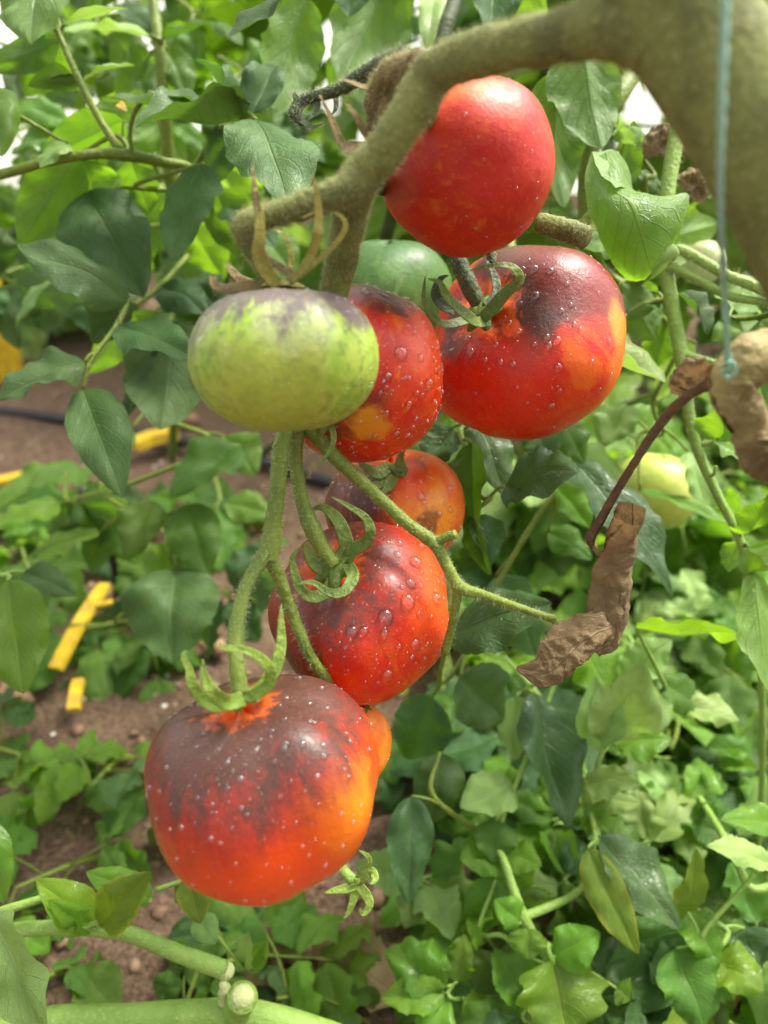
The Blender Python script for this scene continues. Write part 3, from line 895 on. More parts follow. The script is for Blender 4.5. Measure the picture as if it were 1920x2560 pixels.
# green tomato: long withered yellow sepals
disc('calyx', 706, 712, 0.2385, 48, (0, 0.98, 0.15), 'sepal_yellow', T6, 0.0)
for pts, w, d0, d1, dm, mt in [
    ([(690, 712), (665, 680), (648, 635), (650, 590), (648, 530), (638, 470)], 0.0050, 0.236, 0.222, 0.226, 'sepal_yellow'),
    ([(648, 545), (640, 495), (634, 452), (630, 405)], 0.0022, 0.224, 0.222, 0.222, 'sepal_dry'),
    ([(722, 710), (752, 680), (780, 640), (794, 590), (796, 530), (791, 480), (782, 438)], 0.0036, 0.236, 0.216, 0.222, 'sepal_yellow'),
    ([(730, 706), (775, 670), (825, 625), (858, 585), (862, 555), (838, 532), (800, 527), (753, 545)], 0.0022, 0.236, 0.224, 0.228, 'sepal_yellow'),
    ([(720, 690), (728, 640), (712, 590), (680, 572)], 0.0018, 0.240, 0.236, 0.240, 'sepal_yellow'),
    ([(735, 690), (700, 668), (668, 645), (655, 625)], 0.0026, 0.236, 0.238, 0.234, 'sepal_dry'),
    ([(670, 716), (620, 716), (570, 724), (538, 716), (532, 690), (536, 742)], 0.0040, 0.243, 0.240, 0.240, 'sepal_dry'),
    ([(640, 716), (600, 700), (575, 672), (566, 660)], 0.0036, 0.246, 0.246, 0.246, 'sepal_dry')]:
    sweep_sepal('sepal', dp(pts, d0, d1, dm), w, mt, T6)
# small orange one: tip of its calyx
sweep_sepal('sepal', dp([(880, 1765), (905, 1752), (918, 1765), (914, 1785)], 0.312, 0.303), 0.0036, 'sepal_green', T10)
sweep_sepal('sepal', dp([(880, 1765), (900, 1760), (930, 1775)], 0.314, 0.306), 0.0030, 'sepal_green', T10)
# top tomato: its calyx sits behind
disc('calyx', 1180, 360, 0.296, 40, (-0.15, 0.45, -0.85), 'sepal_green', T7, 0.3)
# tiny withered style under the front tomato
sweep_sepal('withered_style', dp([(708, 2215), (710, 2230), (714, 2242)], 0.262), 0.0014, 'sepal_dry', T1)

# ------------------------------------------------------------------ the main plant with its truss
PLANT = thing('tomato_plant', (P(2600, 1600, 0.22)[0], P(2600, 1600, 0.22)[1], 0.0), 'tomato plant with thick fuzzy stem at top right carrying the truss', 'plant')
stem('main_stem', [(1560, -330, 0.170), (1660, -60, 0.170), (1782, 150, 0.170), (1900, 350, 0.170), (2020, 560, 0.172), (2180, 900, 0.18), (2380, 1500, 0.21), (2600, 2300, 0.30), (2500, 2900, 0.42)],
     [0.0130, 0.0132, 0.0134, 0.0134, 0.0136, 0.014, 0.014, 0.014, 0.014], M['stem_fuzzy'], PLANT, 28, 0.08, 9000, 0.0017, 0.00010, 3, M['fuzz'])
ped = stem('peduncle', [(1660, 95, 0.172), (1560, 60, 0.176), (1440, 82, 0.184), (1300, 112, 0.196), (1175, 140, 0.206), (1085, 185, 0.213), (1030, 275, 0.217), (965, 375, 0.222), (905, 440, 0.228), (880, 520, 0.240), (862, 610, 0.254), (838, 720, 0.268), (800, 880, 0.278), (752, 1010, 0.284), (722, 1075, 0.286)],
     [0.0088, 0.0078, 0.0062, 0.0059, 0.0058, 0.0061, 0.0056, 0.0055, 0.0060, 0.0053, 0.0052, 0.005, 0.0046, 0.0044, 0.0042], M['stem_fuzzy'], PLANT, 20, 0.18, 12000, 0.0020, 0.00010, 5, M['fuzz'], 'thick olive peduncle covered in fine fuzz')
stem('pedicel', [(925, 430, 0.226), (850, 480, 0.226), (770, 510, 0.228), (690, 535, 0.230), (630, 552, 0.232), (612, 575, 0.235), (640, 640, 0.240), (690, 712, 0.240)],
     [0.0052, 0.0044, 0.0040, 0.0036, 0.0036, 0.0038, 0.0026, 0.0024], M['stem_fuzzy'], PLANT, 16, 0.22, 4200, 0.0020, 0.00010, 6, M['fuzz'])
stem('pedicel', [(1085, 190, 0.218), (1060, 300, 0.250), (1090, 350, 0.285), (1170, 362, 0.302)], [0.0045, 0.004, 0.003, 0.0028], M['stem_fuzzy'], PLANT, 12)
stem('pruned_stub', [(1345, 555, 0.30), (1390, 568, 0.298), (1440, 582, 0.295), (1468, 598, 0.293)], [0.0036, 0.0040, 0.0044, 0.0042], M['stem_fuzzy'], PLANT, 14, 0.2, 700, 0.0016, 0.0001, 7, M['fuzz'])
# pedicel of the big right tomato, hanging from behind the top one
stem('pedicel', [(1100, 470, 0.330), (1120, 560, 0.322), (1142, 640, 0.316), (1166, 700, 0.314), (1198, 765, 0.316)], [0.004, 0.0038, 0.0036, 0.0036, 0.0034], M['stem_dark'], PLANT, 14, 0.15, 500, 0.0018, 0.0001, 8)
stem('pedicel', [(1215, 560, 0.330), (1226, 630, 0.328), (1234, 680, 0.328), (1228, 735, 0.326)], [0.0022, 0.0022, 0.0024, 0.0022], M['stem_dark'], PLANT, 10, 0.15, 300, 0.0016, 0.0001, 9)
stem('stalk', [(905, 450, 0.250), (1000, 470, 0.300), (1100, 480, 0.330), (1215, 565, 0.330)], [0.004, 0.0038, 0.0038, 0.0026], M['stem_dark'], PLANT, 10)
# lower truss
stem('stalk', [(745, 1020, 0.283), (712, 1080, 0.281), (700, 1140, 0.279), (694, 1220, 0.277), (684, 1300, 0.2755), (676, 1370, 0.2745), (668, 1402, 0.274)], [0.0040, 0.0031, 0.0030, 0.0030, 0.0031, 0.0036, 0.0034], M['stem_green'], PLANT, 16, 0.10, 900, 0.0020, 0.0001, 10)
stem('pedicel', [(672, 1375, 0.274), (640, 1420, 0.270), (612, 1475, 0.264), (596, 1540, 0.257), (590, 1590, 0.252), (592, 1650, 0.247), (600, 1738, 0.2445)], [0.0030, 0.0026, 0.0024, 0.0024, 0.0029, 0.0026, 0.0027], M['stem_green'], PLANT, 16, 0.10, 800, 0.0020, 0.0001, 11)
stem('pedicel', [(668, 1385, 0.2745), (690, 1425, 0.276), (715, 1490, 0.279), (745, 1570, 0.279), (775, 1640, 0.281), (812, 1690, 0.285), (850, 1740, 0.297), (872, 1768, 0.312)], [0.0030, 0.0026, 0.0024, 0.0022, 0.0021, 0.0021, 0.002, 0.0018], M['stem_green'], PLANT, 14, 0.10, 700, 0.0022, 0.0001, 12)
stem('pedicel', [(748, 1050, 0.288), (738, 1131, 0.290), (745, 1200, 0.290), (757, 1260, 0.289), (780, 1320, 0.287), (806, 1368, 0.286), (838, 1414, 0.286)], [0.0034, 0.0027, 0.0027, 0.0027, 0.0034, 0.0028, 0.0026], M['stem_green'], PLANT, 16, 0.12, 900, 0.0020, 0.0001, 13)
stC = stem('stalk', [(755, 1030, 0.286), (800, 1095, 0.289), (840, 1145, 0.290), (905, 1205, 0.290), (960, 1255, 0.289), (1020, 1310, 0.287), (1085, 1358, 0.284), (1110, 1400, 0.283), (1135, 1450, 0.283), (1152, 1470, 0.284), (1200, 1485, 0.288), (1260, 1506, 0.294), (1330, 1530, 0.300), (1384, 1548, 0.304)],
     [0.0042, 0.0032, 0.0027, 0.0025, 0.0024, 0.0024, 0.0026, 0.0022, 0.0023, 0.0026, 0.0019, 0.0017, 0.0015, 0.0017], M['stem_green'], PLANT, 14, 0.10, 1700, 0.0019, 0.0001, 14)
stem('pruned_stub', [(1088, 1360, 0.284), (1112, 1345, 0.282), (1140, 1335, 0.280)], [0.0020, 0.0018, 0.0017], M['stem_green'], PLANT, 12, 0.1, 90, 0.0018, 0.0001, 15)
stem('pruned_stub', [(1146, 1462, 0.284), (1140, 1510, 0.287), (1128, 1570, 0.291), (1112, 1634, 0.295)], [0.0022, 0.0017, 0.0015, 0.0018], M['stem_green'], PLANT, 12, 0.1, 300, 0.0018, 0.0001, 16)
# curled sepal of a lost fruit at the truss node
sweep_sepal('sepal', dp([(800, 1085), (824, 1066), (834, 1090), (828, 1120), (808, 1150), (786, 1168)], 0.284, 0.276), 0.0026, 'sepal_green', PLANT)
sweep_sepal('sepal', dp([(790, 1165), (778, 1172), (772, 1198)], 0.2765), 0.0026, 'sepal_dry', PLANT)
# spent flower calyx at the low end
stem('pedicel', [(860, 1745, 0.325), (835, 1900, 0.322), (836, 2060, 0.312), (845, 2133, 0.304), (854, 2170, 0.302), (886, 2206, 0.301)], [0.0018, 0.0018, 0.0019, 0.0020, 0.0021, 0.0022], M['stem_fresh'], PLANT, 12, 0.1, 420, 0.0026, 0.0001, 17)
FC = thing('flower_calyx', P(893, 2206, 0.301), 'little hairy green flower calyx with five curled sepals dangling beside lowest tomato', 'calyx')
disc('hub', 893, 2206, 0.300, 17, (0.5, -0.4, 0.6), 'sepal_lime', FC)
for pts, w, d1 in [([(895, 2200), (917, 2169), (921, 2143), (897, 2125)], 0.0036, 0.296), ([(897, 2200), (928, 2180), (938, 2197), (925, 2212)], 0.0042, 0.294), ([(890, 2212), (860, 2222), (835, 2226), (812, 2233)], 0.0038, 0.297), ([(890, 2214), (884, 2245), (874, 2275), (860, 2297)], 0.0036, 0.299), ([(898, 2214), (916, 2238), (924, 2262), (908, 2284), (898, 2270)], 0.0040, 0.297)]:
    sp = sweep_sepal('sepal', dp(pts, 0.3005, d1), w, 'sepal_lime', FC)

# withered calyx behind the bend of the peduncle
stem('dry_pedicel', [(1050, 165, 0.222), (990, 175, 0.236), (945, 215, 0.244), (934, 300, 0.246), (936, 362, 0.246)], [0.0044, 0.0040, 0.0030, 0.0022, 0.0018], M['sepal_dry'], PLANT, 14, 0.25, 1800, 0.0022, 0.00012, 18, M['fuzz'], 'withered brown pedicel behind the bend of the peduncle')
for pts, w in [([(930, 372), (880, 365), (857, 365), (827, 296), (799, 236)], 0.0036), ([(935, 366), (905, 320), (887, 287), (857, 251)], 0.0030), ([(940, 360), (887, 376), (854, 384)], 0.0040), ([(950, 240), (920, 224), (881, 208), (848, 196)], 0.0024), ([(985, 330), (975, 270), (990, 235), (1020, 225)], 0.0036), ([(960, 350), (955, 290), (965, 240)], 0.0044), ([(1000, 190), (970, 170), (950, 180), (935, 205)], 0.0040), ([(1010, 200), (985, 215), (970, 245), (985, 275)], 0.0036), ([(940, 300), (918, 270), (915, 235)], 0.0024)]:
    sweep_sepal('dry_sepal', dp(pts, 0.245, 0.240), w, 'sepal_dry', PLANT)
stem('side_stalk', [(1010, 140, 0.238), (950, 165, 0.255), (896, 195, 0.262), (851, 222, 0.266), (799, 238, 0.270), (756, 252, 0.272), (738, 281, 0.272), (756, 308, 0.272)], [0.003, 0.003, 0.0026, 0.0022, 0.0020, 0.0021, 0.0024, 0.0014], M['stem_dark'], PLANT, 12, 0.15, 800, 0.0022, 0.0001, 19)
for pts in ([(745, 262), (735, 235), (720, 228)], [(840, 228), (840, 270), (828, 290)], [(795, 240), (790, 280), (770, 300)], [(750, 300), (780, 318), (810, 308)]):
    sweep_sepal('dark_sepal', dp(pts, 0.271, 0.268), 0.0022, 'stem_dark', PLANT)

# ------------------------------------------------------------------ twine, stump, withered leaf
TW = thing('support_twine', P(1822, 930, 0.205), 'thin teal plastic support twine hanging in front of the thick stem', 'twine')
TC = spline(np.array(px_path([(1818, -200, 0.140), (1814, 0, 0.144), (1805, 250, 0.152), (1800, 470, 0.165), (1808, 680, 0.182), (1822, 930, 0.205)])), 160)
TT, TN, TB = frames(TC)
for k in range(2):
    ang = np.arange(160) * 0.42 + k * PI
    V, F, U, *_ = tube_geo(TC + (TN * np.cos(ang)[:, None] + TB * np.sin(ang)[:, None]) * 0.00035, [0.00058] * 3, 7, 160)
    obj('strand', V, F, M['twine'], TW, True, U)
V, F, U, *_ = tube_geo(px_path([(1806, 915, 0.204), (1826, 905, 0.200), (1840, 925, 0.203), (1822, 945, 0.206), (1808, 930, 0.205), (1830, 918, 0.201)]), [0.0006] * 4, 7, 40)
obj('knot', V, F, M['twine'], TW, True, U)

WL = thing('withered_leaf', P(1480, 1350, 0.31), 'dry brown curled up leaf dangling from a bent brown petiole', 'leaf')
stem('petiole', [(1880, 975, 0.225), (1835, 962, 0.232), (1760, 968, 0.243), (1690, 1015, 0.255), (1640, 1075, 0.264), (1590, 1150, 0.274), (1535, 1240, 0.285), (1498, 1305, 0.292), (1476, 1345, 0.296), (1484, 1368, 0.298)], [0.0024, 0.0022, 0.0017, 0.0016, 0.0017, 0.0015, 0.0016, 0.0018, 0.0020, 0.0012], M['stem_brown'], WL, 12, 0.2)
stem('petiole', [(1480, 1358, 0.297), (1500, 1385, 0.298), (1522, 1402, 0.298), (1545, 1420, 0.299), (1556, 1450, 0.301)], [0.0013, 0.0011, 0.0010, 0.0009, 0.0007], M['sepal_dry'], WL, 10, 0.2)

def rolled(path, radii, arc, start, mat, name, parent, seed, flat=None, nv=84, nu=56, crumple=0.25, tilt=None):
    """a leaf blade rolled about a crooked centre line, crumpled by drying"""
    C = spline(np.array(px_path(path)), nv)
    R = np.interp(np.linspace(0, 1, nv), np.linspace(0, 1, len(radii)), radii)
    A = np.interp(np.linspace(0, 1, nv), np.linspace(0, 1, len(arc)), arc)
    S = np.interp(np.linspace(0, 1, nv), np.linspace(0, 1, len(start)), start)
    T = np.gradient(C, axis=0); T /= np.linalg.norm(T, axis=1)[:, None]
    V, U = [], []
    for i in range(nv):
        n = -FWD - T[i] * np.dot(-FWD, T[i]); n = unit(n); s = np.cross(T[i], n)
        for j in range(nu):
            q = j / (nu - 1)
            a = S[i] + q * A[i]
            spiral = 1 - 0.22 * q
            e = (1 if flat is None else np.interp(i / (nv - 1), np.linspace(0, 1, len(flat)), flat))
            p = C[i] + (s * math.cos(a) + n * math.sin(a) * e) * R[i] * spiral
            w = Vector(p * 150 + seed)
            nn = noise.noise(w) + 0.5 * noise.noise(w * 2.3) + 0.3 * abs(noise.noise(w * 5.1))
            ridg = 0.6 - 1.6 * abs(noise.noise(Vector((q * 5, i / nv * 9, seed)))) - 0.9 * abs(noise.noise(Vector((q * 11, i / nv * 17, seed + 5))))
            lon = math.sin(a * 4 + 2.2 * noise.noise(Vector((i * 0.06, q * 3, seed)))) * (0.4 + abs(noise.noise(Vector((i * 0.05, seed, q * 2)))))
            p = p + (s * math.cos(a) + n * math.sin(a)) * R[i] * crumple * (nn * 0.9 + ridg * 0.6 + lon * 0.7)
            if j in (0, nu - 1): p = p + (s * math.cos(a + 1.57) + n * math.sin(a + 1.57)) * R[i] * 0.16 * noise.noise(Vector((i * 0.35, seed, 0)))
            V.append(p); U.append((q, i / (nv - 1)))
    V = np.array(V); U = np.array(U)
    return obj(name, V, grid_faces(nv, nu), M[mat], parent, True, U)

rolled([(1572, 1282, 0.284), (1556, 1325, 0.292), (1541, 1385, 0.298), (1530, 1450, 0.300), (1522, 1530, 0.300), (1506, 1590, 0.300), (1478, 1624, 0.300)],
       [0.0062, 0.0064, 0.0074, 0.0086, 0.0088, 0.0082, 0.0060], [6.4, 6.1, 5.4, 4.4, 3.9, 3.7, 3.6], [0.9, 0.7, 0.5, 0.3, 0.2, 0.2, 0.2], 'leaf_rolled', 'blade', WL, 4.0, [1.0, 0.95, 0.65, 0.5, 0.45], crumple=0.17)
rolled([(1520, 1566, 0.299), (1470, 1586, 0.296), (1425, 1620, 0.294), (1392, 1658, 0.293), (1350, 1682, 0.293), (1290, 1672, 0.294)],
       [0.0064, 0.0086, 0.0100, 0.0108, 0.0082, 0.0008], [3.2, 2.9, 2.6, 2.3, 2.2, 2.1], [-0.1, 0.1, 0.3, 0.4, 0.45, 0.5], 'leaf_rolled', 'blade', WL, 9.0, [0.6, 0.42, 0.3, 0.22, 0.2], crumple=0.17)
rolled([(1554, 1392, 0.298), (1570, 1450, 0.297), (1568, 1530, 0.297), (1544, 1616, 0.298)], [0.0015, 0.0050, 0.0056, 0.003], [2.4, 2.2, 2.0, 2.0], [-1.0, -1.0, -0.9, -0.9], 'leaf_rolled', 'blade', WL, 15.0, [0.8, 0.8, 0.8], crumple=0.2)

ST = thing('dried_stub', P(1900, 1000, 0.215), 'blurred tan and brown dried stub at right edge below the twine', 'stub')
rolled([(1960, 850, 0.215), (1880, 900, 0.213), (1830, 960, 0.214), (1860, 1040, 0.216), (1930, 1140, 0.220)], [0.004, 0.0080, 0.0080, 0.0070, 0.006], [6.0, 5.8, 5.8, 5.8, 5.6], [0.4, 0.4, 0.5, 0.6, 0.6], 'stump', 'husk', ST, 21.0, [0.8, 0.8, 0.8], crumple=0.08)
rolled([(1905, 1060, 0.218), (1880, 1100, 0.218), (1905, 1150, 0.219), (1960, 1170, 0.22)], [0.004, 0.006, 0.006, 0.004], [5.8] * 3, [0.3] * 3, 'sepal_dry', 'dry_flap', ST, 23.0, crumple=0.25)
rolled([(1800, 905, 0.236), (1750, 930, 0.250), (1715, 955, 0.258), (1695, 985, 0.262)], [0.004, 0.0058, 0.005, 0.002], [4.6, 4.2, 3.8, 3.4], [0, 0, 0, 0], 'leaf_rolled', 'dry_flap', ST, 27.0, [0.6, 0.6, 0.5], crumple=0.4)

# ------------------------------------------------------------------ hand placed leaves of the neighbouring plants
def Lf(bx, by, bd, tx, ty, td, w, mat='leaf_dark', face=(0, 0.6, 0.8), **kw):
    return dict(base=(bx, by, bd), tip=(tx, ty, td), width=w, mat=mat, face=face, **kw)

# plant on the left: slim stems and dark grey green leaves
LP = thing('tomato_plant', tuple(G(430, 1180)), 'tomato plant on the left with dark grey green leaves and slim stems', 'plant')
stem('stem', [(360, -260, 0.52), (383, 0, 0.52), (398, 115, 0.52), (408, 240, 0.53), (424, 420, 0.56), (440, 640, 0.62), (440, 900, 0.75), (430, 1150, 1.12)], [0.0034, 0.0036, 0.0038, 0.0040, 0.0044, 0.005, 0.0055, 0.006], M['stem_green'], LP, 12, 0.08, 900, 0.002, 0.0001, 41)
stem('branch', [(-220, 470, 0.42), (-20, 441, 0.42), (115, 405, 0.42), (232, 385, 0.42), (318, 388, 0.425), (405, 405, 0.44), (480, 432, 0.47), (430, 520, 0.57)], [0.0024, 0.0026, 0.0026, 0.0027, 0.0034, 0.0028, 0.0028, 0.003], M['stem_green'], LP, 12, 0.08, 500, 0.0014, 0.0001, 42)
stem('branch', [(135, 60, 0.41), (147, 87, 0.41), (175, 150, 0.412), (205, 215, 0.415), (250, 300, 0.42), (300, 378, 0.424)], [0.0016, 0.0017, 0.0018, 0.0019, 0.0020, 0.0024], M['stem_green'], LP, 10, 0.08, 500, 0.0014, 0.0001, 43)
# spent flower on the branch
SF1 = stem('flower_stalk', [(330, 390, 0.425), (325, 330, 0.420), (340, 275, 0.416), (378, 234, 0.412), (388, 250, 0.411), (392, 278, 0.411)], [0.0014, 0.0012, 0.0012, 0.0012, 0.0010, 0.0008], M['stem_green'], LP, 8, 0.1, 260, 0.0018, 0.0001, 44)
sweep_sepal('withered_flower', dp([(388, 262), (396, 285), (394, 310)], 0.411), 0.0048, 'flower_dry', LP)
sweep_sepal('withered_flower', dp([(296, 260), (306, 268), (318, 278)], 0.43), 0.0050, 'flower_dry', LP)

# top left leaf group
compound(LP, (150, 90, 0.412), [
    Lf(120, -70, 0.42, 78, 112, 0.40, 215, 'leaf_pale', (-0.1, 0.75, 0.65), droop=0.5, fold=0.1),
    Lf(150, 100, 0.42, -60, 170, 0.44, 95, 'leaf_mid', (-0.1, 0.3, -0.9), droop=0.8),
    Lf(150, 95, 0.43, 60, 240, 0.45, 125, 'leaf_mid', (-0.4, 0.2, -0.8), droop=0.6),
    Lf(160, 62, 0.42, 322, 22, 0.40, 40, 'leaf_pale', (0.1, 0.98, 0.18), droop=0.4),
])
compound(LP, (205, 215, 0.415), [
    Lf(208, 205, 0.417, 338, 164, 0.43, 50, 'leaf_pale', (0.0, 0.95, 0.30), droop=0.5, fold=0.5),
    Lf(200, 205, 0.417, 70, 215, 0.42, 70, 'leaf_mid', (-0.2, 0.75, -0.4), droop=0.9),
    Lf(198, 195, 0.417, 100, 205, 0.43, 55, 'leaf_dark', (0.0, 0.9, 0.3)),
])
compound(LP, (400, 118, 0.52), [
    Lf(375, 95, 0.515, 150, 78, 0.50, 110, 'leaf_pale', (0.0, 0.85, 0.45), droop=0.5),
    Lf(385, 80, 0.52, 290, 10, 0.55, 100, 'leaf_dark', (-0.2, 0.8, 0.5)),
    Lf(412, 98, 0.515, 545, 55, 0.49, 92, 'leaf_dark', (0.1, 0.8, 0.55), droop=0.4),
    Lf(420, 125, 0.53, 470, 250, 0.53, 90, 'leaf_mid', (0.3, 0.2, 0.9)),
    Lf(375, 130, 0.53, 290, 240, 0.55, 110, 'leaf_mid', (-0.3, 0.1, 0.9)),
])
# edge leaf
compound(LP, (-120, 420, 0.42), [Lf(-40, 200, 0.40, 5, 392, 0.39, 135, 'leaf_mid', (0.5, 0.2, 0.85), droop=0.5, curl=0.2),
                                 Lf(172, 360, 0.42, 100, 420, 0.41, 70, 'leaf_pale', (0.1, 0.7, 0.7))])
# middle group around the spent flower
compound(LP, (480, 432, 0.47), [
    Lf(545, 300, 0.43, 242, 244, 0.40, 150, 'leaf_dark', (-0.1, 0.9, 0.4), droop=0.35, fold=0.3),
    Lf(600, 305, 0.42, 338, 322, 0.385, 165, 'leaf_dark', (0.0, 0.80, 0.60), droop=0.6, fold=0.5, curl=-0.08),
    Lf(610, 290, 0.41, 486, 150, 0.39, 120, 'leaf_dark', (-0.3, 0.7, 0.6), droop=0.9, fold=0.5, wave=0.12),
    Lf(630, 285, 0.40, 690, 165, 0.42, 100, 'leaf_dark', (0.3, 0.6, 0.7), fold=0.6, droop=0.6),
    Lf(640, 300, 0.375, 722, 520, 0.335, 235, 'leaf_dark', (0.15, 0.62, 0.78), droop=0.45, fold=0.12, wave=0.08),
    Lf(590, 320, 0.43, 510, 480, 0.46, 130, 'leaf_dark', (-0.3, 0.2, 0.9)),
], r=0.0018)
# top centre leaves
compound(LP, (830, -140, 0.46), [
    Lf(810, -60, 0.385, 566, 98, 0.37, 165, 'leaf_dark', (-0.1, 0.80, 0.60), droop=0.3, fold=0.15),
    Lf(770, -10, 0.45, 690, 285, 0.44, 165, 'leaf_mid', (-0.5, 0.1, -0.85), droop=0.4, lobe=0.06, serr=0.05),
    Lf(880, -70, 0.43, 872, 42, 0.42, 120, 'leaf_dark', (0.1, 0.3, 0.95)),
    Lf(1010, -90, 0.50, 846, 205, 0.48, 200, 'leaf_mid', (-0.3, 0.2, -0.9), lobe=0.10, droop=0.5),
    Lf(1090, -80, 0.50, 1065, 130, 0.47, 90, 'leaf_pale', (0.3, 0.4, 0.8), lobe=0.08),
    Lf(920, 40, 0.52, 820, 230, 0.55, 110, 'leaf_mid', (-0.4, 0.2, 0.8)),
], r=0.002)
stem('branch', [(1150, -120, 0.46), (1136, 0, 0.455), (1118, 60, 0.45), (1096, 140, 0.45), (1060, 260, 0.46), (1010, 420, 0.50), (930, 700, 0.62), (800, 1000, 0.85), (640, 1150, 1.15)], [0.0048, 0.0048, 0.0048, 0.0046, 0.0046, 0.005, 0.005, 0.005, 0.006], M['stem_dark'], LP, 12, 0.1)
compound(LP, (1150, -120, 0.46), [Lf(1240, -70, 0.44, 1222, 105, 0.42, 140, 'leaf_dark', (0.1, 0.2, 0.95), fold=0.6, droop=0.3),
                                  Lf(1330, -40, 0.46, 1260, 80, 0.47, 150, 'leaf_fresh', (0.2, 0.1, -0.9))])
# left middle
compound(LP, (318, 390, 0.425), [
    Lf(310, 300, 0.44, 95, 410, 0.46, 125, 'leaf_mid', (-0.4, 0.5, -0.6)),
    Lf(190, 395, 0.44, 48, 620, 0.46, 150, 'leaf_mid', (-0.6, 0.2, -0.8), droop=0.3),
    Lf(210, 400, 0.46, 260, 590, 0.48, 165, 'leaf_fresh', (0.1, 0.1, -1), droop=0.4),
    Lf(330, 400, 0.45, 370, 540, 0.47, 110, 'leaf_mid', (0.3, 0.2, -0.9)),
])
compound(LP, (440, 560, 0.58), [
    Lf(215, 480, 0.455, 360, 745, 0.43, 225, 'leaf_dark', (0.05, 0.35, 0.93), droop=0.4),
    Lf(508, 410, 0.42, 430, 655, 0.40, 150, 'leaf_dark', (-0.1, 0.35, 0.93), droop=0.3),
    Lf(540, 470, 0.47, 600, 640, 0.49, 130, 'leaf_mid', (0.2, 0.2, -0.95)),
    Lf(470, 560, 0.52, 560, 700, 0.55, 120, 'leaf_fresh', (0.2, 0.1, -0.95)),
    Lf(560, 520, 0.48, 690, 620, 0.47, 140, 'leaf_dark', (0.2, 0.5, 0.8)),
], r=0.002)
# the drooping compound leaf in front of the bare soil
compound(LP, (470, 640, 0.50), [
    Lf(318, 760, 0.42, 42, 612, 0.40, 165, 'leaf_dark', (-0.15, 0.60, 0.78), droop=0.5, fold=0.15),
    Lf(318, 735, 0.43, 228, 858, 0.44, 120, 'leaf_dark', (-0.2, -0.1, 0.95)),
    Lf(302, 812, 0.41, 498, 905, 0.39, 150, 'leaf_dark', (0.1, 0.65, 0.75), droop=0.5),
    Lf(212, 905, 0.40, -6, 1002, 0.385, 165, 'leaf_dark', (-0.1, 0.60, 0.78), droop=0.6, wave=0.10),
    Lf(206, 972, 0.40, 306, 1245, 0.375, 150, 'leaf_dark', (0.15, 0.45, 0.88), droop=0.5, wave=0.06),
    Lf(405, 715, 0.46, 520, 790, 0.45, 120, 'leaf_dark', (0.1, 0.5, 0.8)),
    Lf(330, 780, 0.46, 215, 935, 0.50, 100, 'leaf_fresh', (0, 0.2, -0.95)),
], r=0.0018, hairs=500)
compound(LP, (440, 760, 0.62), [
    Lf(430, 800, 0.47, 400, 1075, 0.44, 250, 'leaf_dark', (0.0, 0.15, -0.98), droop=0.3, fold=0.1),
    Lf(400, 860, 0.48, 320, 1040, 0.47, 120, 'leaf_dark', (-0.5, 0.1, 0.85)),
    Lf(470, 700, 0.5, 560, 780, 0.5, 120, 'leaf_dark', (0.1, 0.4, 0.9)),
], r=0.002)

compound(LP, (440, 820, 0.68), [
    Lf(600, 1115, 0.56, 425, 1245, 0.53, 150, 'leaf_mid', (-0.1, 0.7, 0.7), droop=0.5),
    Lf(560, 1090, 0.58, 640, 1190, 0.57, 120, 'leaf_mid', (0.2, 0.5, 0.8)),
    Lf(330, 1070, 0.60, 200, 1160, 0.58, 120, 'leaf_mid', (-0.2, 0.6, 0.7)),
    Lf(380, 1250, 0.56, 320, 1400, 0.54, 130, 'leaf_mid', (-0.1, 0.5, 0.85)),
    Lf(470, 1260, 0.55, 520, 1440, 0.53, 140, 'leaf_mid', (0.1, 0.4, 0.9)),
    Lf(440, 1420, 0.54, 430, 1660, 0.50, 240, 'leaf_dark', (0.0, 0.6, 0.8), droop=0.5, curl=0.15),
    Lf(150, 1260, 0.58, -20, 1330, 0.56, 120, 'leaf_fresh', (-0.2, 0.7, 0.6)),
    Lf(250, 1330, 0.60, 60, 1400, 0.58, 110, 'leaf_fresh', (-0.1, 0.8, 0.5)),
], r=0.002)
compound(LP, (424, 430, 0.56), [
    Lf(330, 470, 0.56, 170, 560, 0.58, 130, 'leaf_fresh', (-0.2, 0.2, -0.9)),
    Lf(230, 560, 0.58, 90, 690, 0.60, 120, 'leaf_fresh', (-0.2, 0.3, -0.9)),
    Lf(420, 480, 0.60, 320, 640, 0.62, 160, 'leaf_mid', (-0.2, 0.2, -0.9)),
    Lf(560, 420, 0.60, 620, 600, 0.62, 150, 'leaf_fresh', (0.2, 0.2, -0.9)),
    Lf(640, 560, 0.60, 740, 700, 0.60, 130, 'leaf_mid', (0.2, 0.2, 0.9)),
    Lf(130, 700, 0.56, 40, 820, 0.58, 90, 'leaf_pale', (-0.2, 0.6, 0.7)),
], r=0.002)
